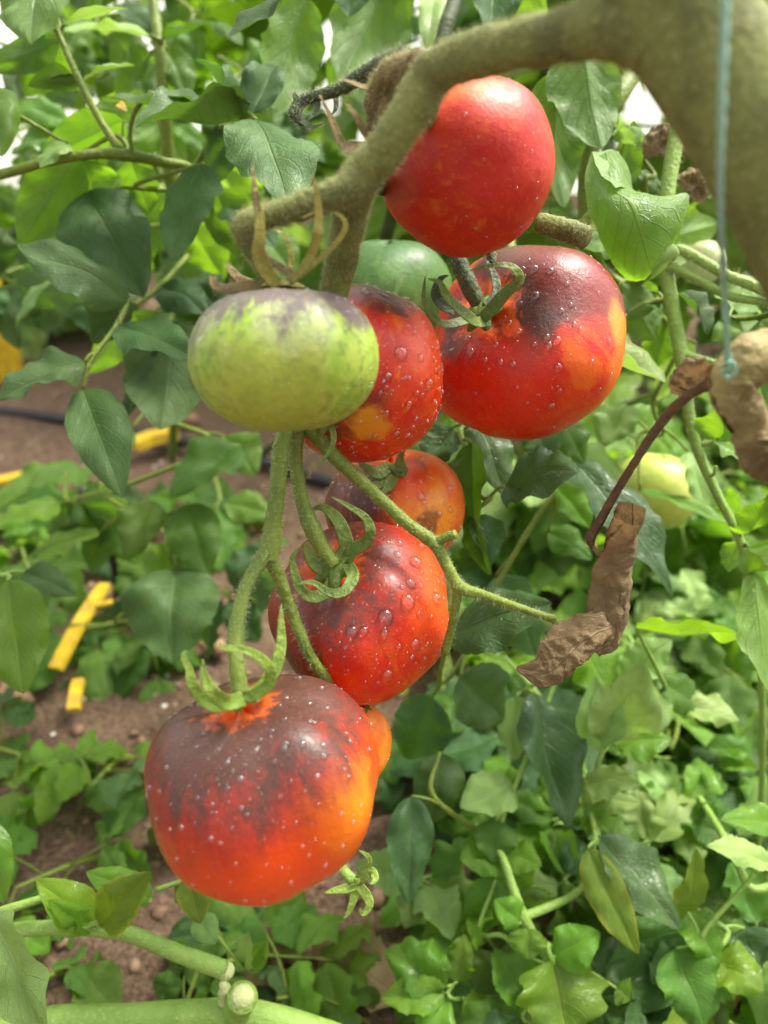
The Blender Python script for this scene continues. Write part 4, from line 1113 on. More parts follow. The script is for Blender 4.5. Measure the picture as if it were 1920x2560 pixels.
# thicker foliage of the left plant further back
r_ = np.random.RandomState(12)
lsp = [(40, 130), (250, 60), (480, 40), (200, 330), (420, 300), (600, 180), (90, 520), (300, 560), (480, 600), (600, 520), (60, 330), (180, 700), (400, 760), (560, 760), (680, 330), (740, 160), (330, 160), (20, 700), (260, 1290), (90, 1420), (420, 1330), (540, 1250), (180, 1240), (560, 1480)]
for k, (cx, cy) in enumerate(lsp):
    dd = r_.uniform(0.60, 0.78) if cy < 1000 else r_.uniform(0.62, 0.74)
    sc = 0.62 / dd
    mt = ['leaf_mid', 'leaf_dark', 'leaf_fresh', 'leaf_mid', 'leaf_dark'][r_.randint(5)]
    a0 = r_.uniform(0.3, 2.8)
    lf = []
    nl = r_.randint(3, 6)
    for q in range(nl):
        a = a0 + (q - (nl - 1) / 2) * 0.9 + r_.normal(0, .15)
        L = r_.uniform(120, 185) * sc
        bx, by = cx + math.cos(a) * 22, cy + math.sin(a) * 22
        lf.append(Lf(bx, by, dd, bx + math.cos(a) * L, by + math.sin(a) * L, dd + r_.normal(0, .015), L * r_.uniform(.55, .75), mt, (r_.normal(0, .35), r_.uniform(.2, .7), 0.8 if r_.rand() < .6 else -0.8),
                     droop=r_.uniform(.3, 1.0), fold=r_.uniform(0, .4), wave=r_.uniform(.06, .16), lobe=r_.uniform(0, .10), serr=.02, warp=0.22))
    compound(LP, (cx - math.cos(a0) * 70, cy - math.sin(a0) * 60, dd + 0.03), lf, 'stem_green', r=0.0016)
# plant on the right
RP = thing('tomato_plant', tuple(G(1800, 1500)), 'tomato plant on the right with long pale green hairy stem and bright leaves', 'plant')
S4 = stem('stem', [(1735, 100, 0.40), (1706, 270, 0.40), (1684, 380, 0.40), (1668, 490, 0.40), (1660, 590, 0.40), (1668, 690, 0.40), (1694, 840, 0.40), (1706, 900, 0.40), (1716, 985, 0.40), (1730, 1075, 0.40), (1752, 1145, 0.40), (1800, 1250, 0.40), (1848, 1345, 0.40), (1872, 1450, 0.40), (1890, 1560, 0.405), (1905, 1750, 0.44), (1900, 2050, 0.50), (1860, 2350, 0.56)],
     [0.0042, 0.0042, 0.0040, 0.0038, 0.0037, 0.0036, 0.0036, 0.0038, 0.0030, 0.0028, 0.0027, 0.0024, 0.0022, 0.0019, 0.0018, 0.0018, 0.002, 0.003], M['stem_fresh'], RP, 14, 0.06, 2600, 0.0030, 0.0001, 51)
stem('branch', [(1672, 645, 0.395), (1700, 625, 0.392), (1760, 655, 0.39), (1820, 690, 0.388), (1880, 712, 0.386), (1990, 760, 0.38)], [0.0030, 0.0028, 0.0027, 0.0026, 0.0030, 0.003], M['stem_fresh'], RP, 12, 0.08, 1100, 0.0034, 0.0001, 52)
stem('branch', [(1664, 668, 0.398), (1690, 672, 0.395), (1760, 708, 0.392), (1830, 742, 0.39), (1920, 756, 0.388), (2010, 768, 0.386)], [0.0024, 0.0023, 0.0022, 0.0022, 0.0020, 0.002], M['stem_fresh'], RP, 12, 0.08, 700, 0.003, 0.0001, 53)
stem('branch', [(1706, 888, 0.40), (1740, 895, 0.395), (1790, 908, 0.39)], [0.0026, 0.0020, 0.0016], M['stem_fresh'], RP, 10, 0.08, 300, 0.003, 0.0001, 54)
stem('branch', [(1750, 1112, 0.40), (1776, 1108, 0.396), (1796, 1100, 0.392)], [0.0016, 0.0014, 0.0012], M['stem_fresh'], RP, 8, 0.08, 60, 0.002, 0.0001, 55)
stem('branch', [(1764, 1188, 0.40), (1784, 1186, 0.396), (1790, 1165, 0.394)], [0.0012, 0.0010, 0.0009], M['stem_fresh'], RP, 8, 0.08, 40, 0.002, 0.0001, 56)
stem('branch', [(1640, 120, 0.44), (1590, 178, 0.43), (1540, 255, 0.42), (1470, 400, 0.43), (1480, 640, 0.44), (1560, 720, 0.43), (1600, 690, 0.42), (1668, 640, 0.402)], [0.0052, 0.0050, 0.0048, 0.0046, 0.0046, 0.0046, 0.0044, 0.004], M['stem_green'], RP, 12, 0.06, 900, 0.003, 0.0001, 57)

def loft(name, rows, mat, parent, nu=22, nv=30, bulge=0.0, seed=0, crumple=0.0):
    """a leaf blade through rows of photo points (x, y, depth)"""
    R = np.array([[P(*p) for p in r] for r in rows])
    A = np.array([spline(r, nu) for r in R])
    B = np.stack([spline(A[:, j], nv) for j in range(nu)], 1)
    V = B.reshape(-1, 3)
    uu, vv = np.meshgrid(np.linspace(0, 1, nu), np.linspace(0, 1, nv))
    if crumple:
        du = np.gradient(B, axis=1); dv = np.gradient(B, axis=0)
        N = np.cross(du, dv); N /= np.linalg.norm(N, axis=2)[:, :, None] + 1e-9
        nz = np.array([noise.noise(Vector(p * 90 + seed)) + 0.5 * noise.noise(Vector(p * 230 + seed)) for p in V]).reshape(nv, nu, 1)
        s = np.abs(np.sin(PI * (vv * 7 - np.abs(uu - .5) * 5.2)))[:, :, None] * (np.abs(uu - .5) * (1.1 - 2 * np.abs(uu - .5)))[:, :, None]
        B = B + N * (nz * crumple + s * crumple * 1.2)
        V = B.reshape(-1, 3)
    return obj(name, V, grid_faces(nv, nu), M[mat], parent, True, np.stack([uu.ravel(), vv.ravel()], 1))

# the big folded leaf in focus: lower blade and turned over upper flap
FL = loft('leaf', [
    [(1480, 378, 0.372), (1500, 385, 0.366), (1530, 372, 0.366), (1548, 380, 0.372)],
    [(1462, 440, 0.360), (1500, 430, 0.352), (1545, 420, 0.352), (1575, 430, 0.364)],
    [(1464, 500, 0.354), (1510, 480, 0.342), (1560, 470, 0.342), (1592, 482, 0.356)],
    [(1486, 560, 0.350), (1540, 520, 0.336), (1610, 492, 0.336), (1660, 490, 0.350)],
    [(1506, 610, 0.350), (1560, 580, 0.336), (1640, 540, 0.334), (1722, 486, 0.350)],
    [(1530, 655, 0.354), (1580, 630, 0.342), (1650, 590, 0.340), (1706, 560, 0.350)],
    [(1562, 698, 0.362), (1600, 685, 0.352), (1650, 640, 0.350), (1690, 602, 0.358)],
    [(1590, 706, 0.370), (1615, 700, 0.364), (1645, 670, 0.362), (1668, 640, 0.366)]], 'leaf_fresh', RP, crumple=0.0010, seed=3)
FL['label'] = 'bright green folded leaf beside the big tomato'
loft('leaf_flap', [
    [(1480, 380, 0.371), (1505, 374, 0.375), (1530, 372, 0.378), (1548, 380, 0.380)],
    [(1490, 410, 0.352), (1520, 405, 0.356), (1545, 412, 0.362), (1565, 425, 0.366)],
    [(1510, 440, 0.342), (1530, 440, 0.346), (1556, 450, 0.352), (1578, 470, 0.358)],
    [(1540, 468, 0.337), (1555, 468, 0.340), (1572, 478, 0.345), (1590, 487, 0.350)]], 'leaf_pale', FL, 14, 16, crumple=0.0012, seed=8)
loft('leaf_flap', [
    [(1622, 700, 0.362), (1640, 690, 0.360), (1660, 670, 0.358)],
    [(1634, 670, 0.352), (1655, 660, 0.352), (1676, 650, 0.354)],
    [(1660, 625, 0.350), (1680, 625, 0.350), (1695, 638, 0.354)],
    [(1678, 606, 0.352), (1686, 612, 0.352), (1692, 625, 0.355)]], 'leaf_pale', FL, 12, 14, crumple=0.0012, seed=9)
compound(RP, (1560, 720, 0.43), [
    Lf(1450, 90, 0.40, 1505, 372, 0.39, 185, 'leaf_mid', (0.0, -0.2, -0.95), droop=0.4),
    Lf(1390, 180, 0.41, 1410, 520, 0.41, 170, 'leaf_mid', (-0.3, 0.1, -0.9), droop=0.3),
    Lf(1560, 360, 0.40, 1575, 320, 0.385, 80, 'leaf_pale', (0.1, 0.5, 0.8), droop=1.2, wave=0.2, curl=0.3),
    Lf(1545, 470, 0.41, 1585, 300, 0.40, 80, 'leaf_mid', (0.4, 0.1, -0.8), droop=0.8),
    Lf(1600, 480, 0.44, 1640, 440, 0.45, 110, 'leaf_mid', (0, 0.3, 0.9)),
    Lf(1440, 560, 0.42, 1500, 700, 0.43, 110, 'leaf_pale', (0.2, 0.5, 0.8)),
    Lf(1640, 600, 0.47, 1800, 560, 0.50, 150, 'leaf_fresh', (0, 0.2, -0.9)),
    Lf(1720, 520, 0.46, 1830, 470, 0.45, 60, 'leaf_mid', (0, 0.8, 0.5)),
    Lf(1440, 610, 0.42, 1560, 640, 0.43, 100, 'leaf_pale', (0.1, 0.6, 0.7)),
], r=0.002)
# dried leaf up there
rolled([(1590, 390, 0.43), (1630, 355, 0.43), (1690, 340, 0.43), (1745, 350, 0.43), (1770, 330, 0.435)], [0.003, 0.008, 0.010, 0.009, 0.004], [3.6] * 3, [-0.5] * 3, 'leaf_dry', 'withered_leaf', RP, 33.0, [0.5, 0.5], crumple=0.4)
rolled([(1700, 470, 0.45), (1725, 450, 0.45), (1750, 470, 0.45), (1745, 510, 0.45)], [0.005, 0.009, 0.009, 0.004], [3.4] * 3, [-0.3] * 3, 'sepal_dry', 'withered_leaf', RP, 35.0, [0.4, 0.4], crumple=0.3)
# leaves at mid height behind the big tomato
compound(RP, (1698, 860, 0.40), [
    Lf(1425, 905, 0.405, 1664, 956, 0.385, 200, 'leaf_pale', (0.15, 0.85, 0.50), droop=0.6, fold=0.5, serr=0.02),
    Lf(1630, 730, 0.42, 1548, 800, 0.41, 110, 'leaf_mid', (-0.2, 0.3, 0.9)),
    Lf(1550, 700, 0.44, 1640, 850, 0.43, 140, 'leaf_mid', (0.1, 0.25, -0.95), droop=0.3),
    Lf(1690, 735, 0.41, 1768, 838, 0.40, 85, 'leaf_dark', (0.4, 0.3, 0.8), fold=0.8, droop=0.6),
    Lf(1660, 800, 0.46, 1640, 920, 0.47, 100, 'leaf_fresh', (0.1, 0.2, 0.9)),
    Lf(1740, 860, 0.47, 1640, 1000, 0.50, 120, 'leaf_pale', (-0.2, 0.6, 0.7)),
    Lf(1720, 1130, 0.50, 1760, 1280, 0.49, 105, 'leaf_pale', (0.3, 0.5, 0.8)),
    Lf(1600, 1225, 0.50, 1860, 1335, 0.47, 62, 'leaf_fresh', (0.05, 0.9, 0.35), droop=0.4),
    Lf(1570, 1010, 0.50, 1500, 1120, 0.50, 110, 'leaf_pale', (-0.2, 0.6, 0.7)),
    Lf(1560, 1030, 0.52, 1680, 1130, 0.53, 120, 'leaf_fresh', (0.1, 0.5, 0.8)),
], r=0.0018)
compound(RP, (1990, 760, 0.38), [
    Lf(1800, 800, 0.43, 1900, 900, 0.42, 150, 'leaf_mid', (0.2, 0.3, 0.9), droop=0.4),
    Lf(1830, 770, 0.44, 1890, 690, 0.46, 120, 'leaf_fresh', (0.3, 0.2, -0.9)),
    Lf(1900, 800, 0.42, 1960, 950, 0.42, 140, 'leaf_mid', (0.2, 0.3, 0.9)),
])
compound(RP, (1796, 1100, 0.392), [
    Lf(1796, 1095, 0.392, 1845, 985, 0.36, 130, 'leaf_fresh', (-0.1, 0.1, -0.98), droop=0.6, serr=0.05, lobe=0.06),
    Lf(1790, 1108, 0.392, 1876, 1165, 0.37, 70, 'leaf_pale', (0.1, 0.85, 0.5), droop=0.5, wave=0.15),
], r=0.0012)
compound(RP, (1855, 1360, 0.40), [
    Lf(1850, 1330, 0.395, 1925, 1230, 0.37, 130, 'leaf_fresh', (0.2, 0.4, 0.85), droop=0.8, curl=0.3),
    Lf(1868, 1370, 0.395, 1925, 1420, 0.38, 110, 'leaf_fresh', (0.2, 0.1, -0.9)),
    Lf(1850, 1350, 0.405, 1822, 1430, 0.41, 70, 'leaf_fresh', (-0.3, 0.2, -0.9)),
], r=0.0012)
compound(RP, (1885, 1500, 0.402), [
    Lf(1890, 1430, 0.39, 1925, 1740, 0.37, 120, 'leaf_fresh', (-0.3, 0.1, -0.95), droop=0.3, serr=0.05),
    Lf(1880, 1440, 0.40, 1925, 1420, 0.39, 60, 'leaf_pale', (0.1, 0.8, 0.6)),
], r=0.0012)
# leaves just behind and below the truss
CP = thing('tomato_plant', tuple(G(1280, 1250)), 'tomato plant behind the truss with dark wet rounded leaves', 'plant')
stem('stem', [(1240, 200, 0.60), (1260, 500, 0.58), (1300, 800, 0.55), (1330, 1020, 0.56), (1310, 1140, 0.70), (1280, 1250, 1.09)], [0.0045, 0.0045, 0.005, 0.005, 0.006, 0.006], M['stem_green'], CP, 10, 0.08)
compound(CP, (1325, 1040, 0.55), [
    Lf(1262, 1215, 0.375, 1444, 1180, 0.345, 205, 'leaf_wet', (-0.05, 0.60, 0.80), droop=0.4, fold=0.05, curl=0.05, shape=0.7),
    Lf(1195, 1050, 0.40, 1262, 1240, 0.39, 130, 'leaf_wet', (0.2, 0.2, 0.95), droop=0.3),
    Lf(1130, 1070, 0.40, 1060, 1160, 0.40, 120, 'leaf_wet', (-0.3, 0.5, 0.8)),
    Lf(1180, 1110, 0.385, 1190, 1330, 0.375, 110, 'leaf_mid', (-0.5, 0.3, 0.8), droop=0.3, wave=0.14, curl=-0.25),
    Lf(1190, 1290, 0.385, 1222, 1420, 0.375, 95, 'leaf_wet', (0.3, 0.4, 0.85), fold=0.5, curl=-0.15),
    Lf(1165, 1290, 0.38, 1228, 1438, 0.372, 62, 'leaf_mid', (-0.6, 0.2, 0.7), droop=0.5, wave=0.12),
    Lf(1340, 1060, 0.42, 1370, 1170, 0.41, 100, 'leaf_dark', (0.2, 0.4, 0.9)),
    Lf(1400, 1050, 0.44, 1460, 1160, 0.44, 110, 'leaf_mid', (0.2, 0.4, 0.9)),
], r=0.0018)
compound(CP, (1330, 1100, 0.60), [
    Lf(1120, 1590, 0.39, 1380, 1508, 0.365, 185, 'leaf_wet', (0.0, 0.62, 0.78), droop=0.4, fold=0.15, serr=0.03, wave=0.08),
    Lf(1425, 1150, 0.45, 1682, 1492, 0.41, 175, 'leaf_wet', (0.35, 0.55, 0.75), droop=0.5, fold=0.3),
    Lf(1400, 1130, 0.47, 1560, 1180, 0.50, 130, 'leaf_mid', (0.2, 0.7, 0.6)),
    Lf(1390, 1210, 0.46, 1475, 1320, 0.46, 90, 'leaf_fresh', (0.3, 0.3, 0.85), fold=0.4),
    Lf(1370, 1330, 0.47, 1480, 1400, 0.46, 90, 'leaf_mid', (0.3, 0.4, 0.8)),
    Lf(1240, 1440, 0.46, 1340, 1640, 0.46, 150, 'leaf_dark', (0.2, 0.4, 0.85)),
    Lf(1150, 1690, 0.45, 1260, 1800, 0.47, 170, 'leaf_dark', (0.1, 0.3, 0.9)),
    Lf(1080, 1740, 0.48, 1020, 1900, 0.50, 150, 'leaf_dark', (-0.1, 0.3, 0.9)),
], r=0.002)

# ------------------------------------------------------------------ ground
def ground_h(x, y):
    return 0.020 * noise.noise(Vector((x * 2.2, y * 2.2, 1.0))) + 0.011 * noise.noise(Vector((x * 9, y * 9, 4.0))) + 0.006 * noise.noise(Vector((x * 26, y * 26, 9.0))) - 0.004
n = 190
t = np.linspace(-1, 1, n)
gx = np.sinh(t * 5.2) / np.sinh(5.2) * 70
ty = np.linspace(-1, 1, n)
gy = np.sinh(ty * 5.2) / np.sinh(5.2) * 70 + 0.75
GX, GY = np.meshgrid(gx, gy)
GZ = np.array([ground_h(a, c) if abs(a) < 8 and abs(c) < 8 else 0.0 for a, c in zip(GX.ravel(), GY.ravel())])
gr = obj('soil_ground', np.stack([GX.ravel(), GY.ravel(), GZ], 1), grid_faces(n, n), M['soil'], None)
tag(gr, 'crumbly brown garden soil under the plants', None, None, 'structure')

rs = np.random.RandomState(5)
def blob(seed, sub=1):
    import bmesh
    bm = bmesh.new()
    bmesh.ops.create_icosphere(bm, subdivisions=sub, radius=1)
    for v in bm.verts:
        v.co *= 1 + 0.7 * noise.noise(v.co * 1.7 + Vector((seed, 0, 0)))
    V = np.array([v.co[:] for v in bm.verts]); F = [tuple(v.index for v in f.verts) for f in bm.faces]
    bm.free()
    return V, F
BL = [blob(i * 7.3, 1) for i in range(5)]
BL2 = [blob(i * 5.1 + 2, 2) for i in range(3)]
def scatter(name, mat, count, rmin, rmax, seed, label, area=(-1.1, 1.3, 0.15, 2.2), power=2.5):
    r_ = np.random.RandomState(seed)
    g = Geo()
    for i in range(count):
        x = r_.uniform(area[0], area[1]); y = area[2] + (area[3] - area[2]) * r_.rand() ** 1.4
        r = rmin + (rmax - rmin) * r_.rand() ** power
        V, F = BL[r_.randint(5)]
        a = r_.rand() * 6.28
        Rm = np.array([[math.cos(a), -math.sin(a), 0], [math.sin(a), math.cos(a), 0], [0, 0, 1]])
        g.add((V * np.array([1, r_.uniform(.7, 1), r_.uniform(.5, .8)])) @ Rm.T * r + np.array([x, y, ground_h(x, y) + r * 0.25]), F)
    o = g.build(name, M[mat], None, 'stuff')
    tag(o, label, None)
scatter('soil_clods', 'clod', 7000, 0.0012, 0.0075, 6, 'small crumbs and clods of brown soil strewn over the ground', power=3.0)
scatter('perlite_grains', 'perlite', 800, 0.0010, 0.0034, 7, 'white perlite grains scattered in the soil', (-0.6, 0.8, 0.15, 1.3))
def stone(px, py, r, label, seed):
    c = G(px, py)
    V, F = BL2[seed % 3]
    o = obj('stone', V * np.array([1.15, 1, 0.75]) * r + c + np.array([0, 0, r * 0.45]), F, M['stone'])
    tag(o, label, 'stone', 'stones on the soil')
stone(35, 1755, 0.016, 'rounded reddish brown stone at the left edge, below the yellow strip', 0)
stone(535, 1625, 0.011, 'small brown stone just left of the lowest tomato calyx', 1)
stone(155, 1420, 0.012, 'pale brown stone above the yellow strip', 2)
stone(470, 1060, 0.018, 'brown stone beside the black pipe', 0)

# drip pipe and yellow strips
PIPE = thing('irrigation_pipe', tuple(G(300, 1080)), 'black irrigation pipe lying on the soil at left', 'pipe')
V, F, U, *_ = tube_geo([G(-500, 1000, .012), G(-150, 1015, .012), G(60, 1035, .012), G(230, 1060, .012), G(440, 1100, .012), G(640, 1150, .012), G(900, 1230, .012), G(1300, 1380, .012)], [0.009] * 8, 14, 60)
obj('tube', V, F, M['black_pipe'], PIPE, True, U)
V, F, U, *_ = tube_geo([G(425, 1096, .012), G(452, 1103, .012)], [0.0125, 0.0125], 14, 4)
obj('collar', V, F, M['black_pipe'], PIPE, True, U)

SK = thing('drip_stake', tuple(G(292, 1490)), 'thin dark stake standing in bare soil left of the truss stalk', 'stake')
def gdep(x, y): return float(np.dot(G(x, y) - CAM, FWD))
V, F, U, *_ = tube_geo(px_path([(205, 1220, 0.80), (228, 1270, 0.80), (262, 1330, 0.82), (286, 1400, 0.84), (292, 1490, gdep(292, 1490))]), [0.0050, 0.0075, 0.0085, 0.0055, 0.0040], 10, 30, 0.2)
obj('shaft', V, F, M['black_pipe'], SK, True, U)
V, F, U, *_ = tube_geo(px_path([(226, 1262, 0.80), (204, 1250, 0.79), (188, 1262, 0.785)]), [0.0040, 0.0034, 0.0030], 8, 10, 0.1)
obj('nozzle', V, F, M['black_pipe'], SK, True, U)

def strip(pts, w, t, label, ends=True):
    """a flat yellow plastic strip through ground points"""
    C = spline(np.array(pts), 14)
    T = np.gradient(C, axis=0); T /= np.linalg.norm(T, axis=1)[:, None]
    V = []
    for i in range(14):
        s = unit(np.cross(T[i], [0, 0, 1])); u_ = np.cross(s, T[i])
        k = 1 + 0.02 * math.sin(i * 0.9)
        for a, c in ((-1, -1), (-0.86, 1), (0.86, 1), (1, -1)):
            V.append(C[i] + s * a * w / 2 * k + u_ * c * t / 2)
    F = grid_faces(14, 4, True) + [(3, 2, 1, 0), (52, 53, 54, 55)]
    root = thing('yellow_strip', tuple(C[0]), label, 'strip', 'yellow plastic strips')
    obj('band', V, F, M['yellow_plastic'], root, False)
    return root, C
r1, c1 = strip([G(330, 1112, .022), G(385, 1092, .026), G(440, 1080, .026)], 0.034, 0.014, 'short yellow plastic piece clamped on the black pipe')
r2, c2 = strip([G(-260, 1260, .01), G(-60, 1212, .012), G(60, 1188, .014), G(172, 1164, .016)], 0.022, 0.006, 'long yellow plastic strip lying on soil at left edge')
r3, c3 = strip([G(138, 1672, .03), G(180, 1590, .045), G(222, 1520, .05), G(262, 1462, .05)], 0.015, 0.005, 'slanting yellow plastic strip among the low leaves at left')
V, F, U, *_ = tube_geo([c3[9], c3[9] + np.array([0.012, 0.0, 0.001]), c3[9] + np.array([0.022, 0.004, 0.003])], [0.004, 0.0035, 0.003], 8, 6)
obj('tab', V, F, M['yellow_plastic'], r3)
r4, c4 = strip([G(183, 1775, .02), G(188, 1735, .024), G(196, 1700, .026)], 0.012, 0.005, 'little yellow plastic piece below the slanting strip')
# upright yellow tube at the left edge
YT = thing('yellow_sleeve', tuple(G(20, 1000)), 'upright yellow plastic sleeve at the left edge behind leaves', 'sleeve')
b0 = G(22, 955); 
V, F, U, *_ = tube_geo([b0, b0 + np.array([0, 0, 0.10]), b0 + np.array([-0.004, 0, 0.20])], [0.032, 0.036, 0.030], 18, 14, 0.06)
obj('tube', V, F, M['yellow_plastic'], YT, True, U)
V, F, U, *_ = tube_geo([b0 + np.array([0, 0, 0.145]), b0 + np.array([0, 0, 0.153])], [0.0375, 0.0375], 18, 4)
obj('ring', V, F, M['leaf_mid'], YT, True, U)

# ------------------------------------------------------------------ procedural leaves for bushes and background plants
def xf(V, base, y, n, s):
    y = unit(y); n = unit(np.asarray(n) - y * np.dot(n, y)); x = np.cross(y, n)
    return np.asarray(base) + s * (V[:, :1] * x + V[:, 1:2] * y + V[:, 2:3] * n)

def leaf_variant(seed, pairs=2, droop=0.7, low=False, lobe=0.20):
    """a compound leaf of length 1 along +Y: rachis geometry and leaflet geometries"""
    r_ = np.random.RandomState(seed)
    nn = 12
    t = np.linspace(0, 1, nn)
    a = 0.45 - (0.45 + droop) * t
    yy = 0.72 * np.concatenate([[0], np.cumsum(np.cos(a[1:]))]) / (nn - 1)
    zz = 0.72 * np.concatenate([[0], np.cumsum(np.sin(a[1:]))]) / (nn - 1)
    xx = 0.08 * np.sin(t * 3 + r_.rand() * 6) * t
    C = np.stack([xx, yy, zz], 1)
    V, F, U, *_ = tube_geo(C[::2], [0.012, 0.010, 0.007], 5 if low else 7, 10)
    rach = (V, F, U)
    lets = []
    T = np.gradient(C, axis=0)
    kw = dict(nu=7, nv=11) if low else dict(nu=13, nv=21)
    def add(i, side, L, W):
        b0 = C[i]; ty = unit(T[i])
        if side == 0: dr = ty
        else: dr = unit(ty * 0.45 + np.array([side, 0, 0]) + np.array([0, 0, -0.15 - 0.4 * r_.rand()]))
        nrm = unit(np.array([side * 0.25 + r_.normal(0, .2), r_.normal(0, .2), 1.0]))
        Vl, Fl, Ul = leaf_local(W / L, droop=r_.uniform(.3, 1.0), fold=r_.uniform(0.05, .45), curl=r_.uniform(-.05, .2), wave=r_.uniform(.05, .18), quilt=r_.uniform(.02, .07), serr=r_.uniform(.015, .06), lobe=r_.uniform(0.02, lobe), seed=r_.randint(9999), **kw)
        lets.append((xf(Vl, b0 + (dr * 0.02 if side else 0), dr, nrm, L), Fl, Ul))
    add(nn - 1, 0, r_.uniform(.50, .62), r_.uniform(.34, .44))
    for k in range(pairs):
        i = int((0.34 + 0.55 * (k + 0.1) / pairs) * nn)
        for sd in (-1, 1):
            L = r_.uniform(.42, .58) * (0.85 + 0.2 * k / max(1, pairs - 1))
            add(min(nn - 2, i + r_.randint(0, 2)), sd, L, L * r_.uniform(.58, .78))
    return rach, lets

SMATS = ['leaf_dark', 'leaf_mid', 'leaf_fresh', 'leaf_pale', 'leaf_yellowing']
VAR = []      # near variants: meshes for rachis and leaflets, shared by copies
for i in range(9):
    rach, lets = leaf_variant(300 + i, 2 if i % 3 else 1, 0.5 + 0.12 * i)
    rm = mesh_of('petiole', rach[0], rach[1], True, rach[2]); rm.materials.append(M['stem_green'])
    lm = []
    for (V, F, U) in lets:
        me = mesh_of('leaflet', V, F, True, U); me.materials.append(M['leaf_mid']); lm.append(me)
    VAR.append((rm, lm))
FAR = []      # far variants: one mesh each
for i in range(8):
    rach, lets = leaf_variant(500 + i, 3 if i % 2 else 2, 0.6 + 0.1 * i, True)
    g = Geo(); g.add(*rach); nr_ = len(rach[1])
    for (V, F, U) in lets: g.add(V, F, U)
    V, F, U = g.get()
    me = mesh_of('leaf', V, F, True, U)
    me.materials.append(M['leaf_fresh'])
    FAR.append(me)

def mat4(base, y, n, s):
    y = unit(y); n = unit(np.asarray(n) - y * np.dot(n, y)); x = np.cross(y, n)
    return Matrix([[x[0] * s, y[0] * s, n[0] * s, base[0]], [x[1] * s, y[1] * s, n[1] * s, base[1]], [x[2] * s, y[2] * s, n[2] * s, base[2]], [0, 0, 0, 1]])

def link_mesh(name, me, parent, m, mat=None):
    o = bpy.data.objects.new(name, me)
    COL.objects.link(o)
    o.parent = parent
    o.matrix_local = m
    if mat:
        o.material_slots[0].link = 'OBJECT'
        o.material_slots[0].material = mat
    return o

def bush(loc, h, nleaf, size, seed, label, mats, group='low tomato seedlings and weeds on the soil', lean=0.9, cat='plant', name='seedling'):
    """a low leafy plant: short stems, compound leaves with their leaflets"""
    r_ = np.random.RandomState(seed)
    loc = np.array([loc[0], loc[1], ground_h(loc[0], loc[1])])
    root = thing(name, tuple(loc), label, cat, group)
    ns = max(1, nleaf // 4)
    for s in range(ns):
        a = r_.rand() * 6.28
        top = np.array([math.cos(a) * h * lean, math.sin(a) * h * lean, h * r_.uniform(.4, .62)])
        C = [np.zeros(3), top * np.array([.35, .35, .5]), top]
        V, F, U, CC, RR, fr = tube_geo([loc + c for c in C], [0.0026, 0.0020, 0.0014], 7, 10)
        obj('stem', V, F, M['stem_green'], root, True, U)
        per = nleaf // ns + (1 if s < nleaf % ns else 0)
        for k in range(per):
            f = 0.3 + 0.7 * (k + 1) / per
            j = min(9, int(f * 9))
            az = a + k * 2.4 + r_.normal(0, .4)
            el = r_.uniform(-0.25, 0.45)
            d = np.array([math.cos(az) * math.cos(el), math.sin(az) * math.cos(el), math.sin(el)])
            sz = size * r_.uniform(.6, 1.05)
            rm, lm = VAR[r_.randint(len(VAR))]
            m = mat4(CC[j] - loc, d, (r_.normal(0, .25), r_.normal(0, .25), 1), sz)
            lo = link_mesh('leaf', rm, root, m)
            mt = M[mats[r_.randint(len(mats))]]
            for me in lm:
                link_mesh('leaflet', me, lo, Matrix.Identity(4), mt)
    return root

def back_plant(loc, h, nleaf, size, seed, label, mats, group='tomato plants in the rows behind'):
    r_ = np.random.RandomState(seed)
    loc = np.array(loc, float)
    root = thing('tomato_plant', tuple(loc), label, 'plant', group)
    C = [np.zeros(3)] + [np.array([r_.normal(0, .03), r_.normal(0, .03), h * q]) for q in (.3, .6, 1.0)]
    V, F, U, CC, RR, fr = tube_geo([loc + c for c in C], [0.009, 0.008, 0.006, 0.004], 8, 24)
    obj('stem', V, F, M['stem_green'], root, True, U)
    for k in range(nleaf):
        f = 0.12 + 0.88 * (k + r_.rand()) / nleaf
        j = min(23, int(f * 23))
        az = k * 2.4 + r_.normal(0, .5)
        el = r_.uniform(-0.2, 0.6)
        d = np.array([math.cos(az) * math.cos(el), math.sin(az) * math.cos(el), math.sin(el)])
        m = mat4(CC[j] - loc, d, (r_.normal(0, .2), r_.normal(0, .2), 1), size * r_.uniform(.75, 1.25))
        link_mesh('leaf', FAR[r_.randint(len(FAR))], root, m, M[mats[r_.randint(len(mats))]])
    return root
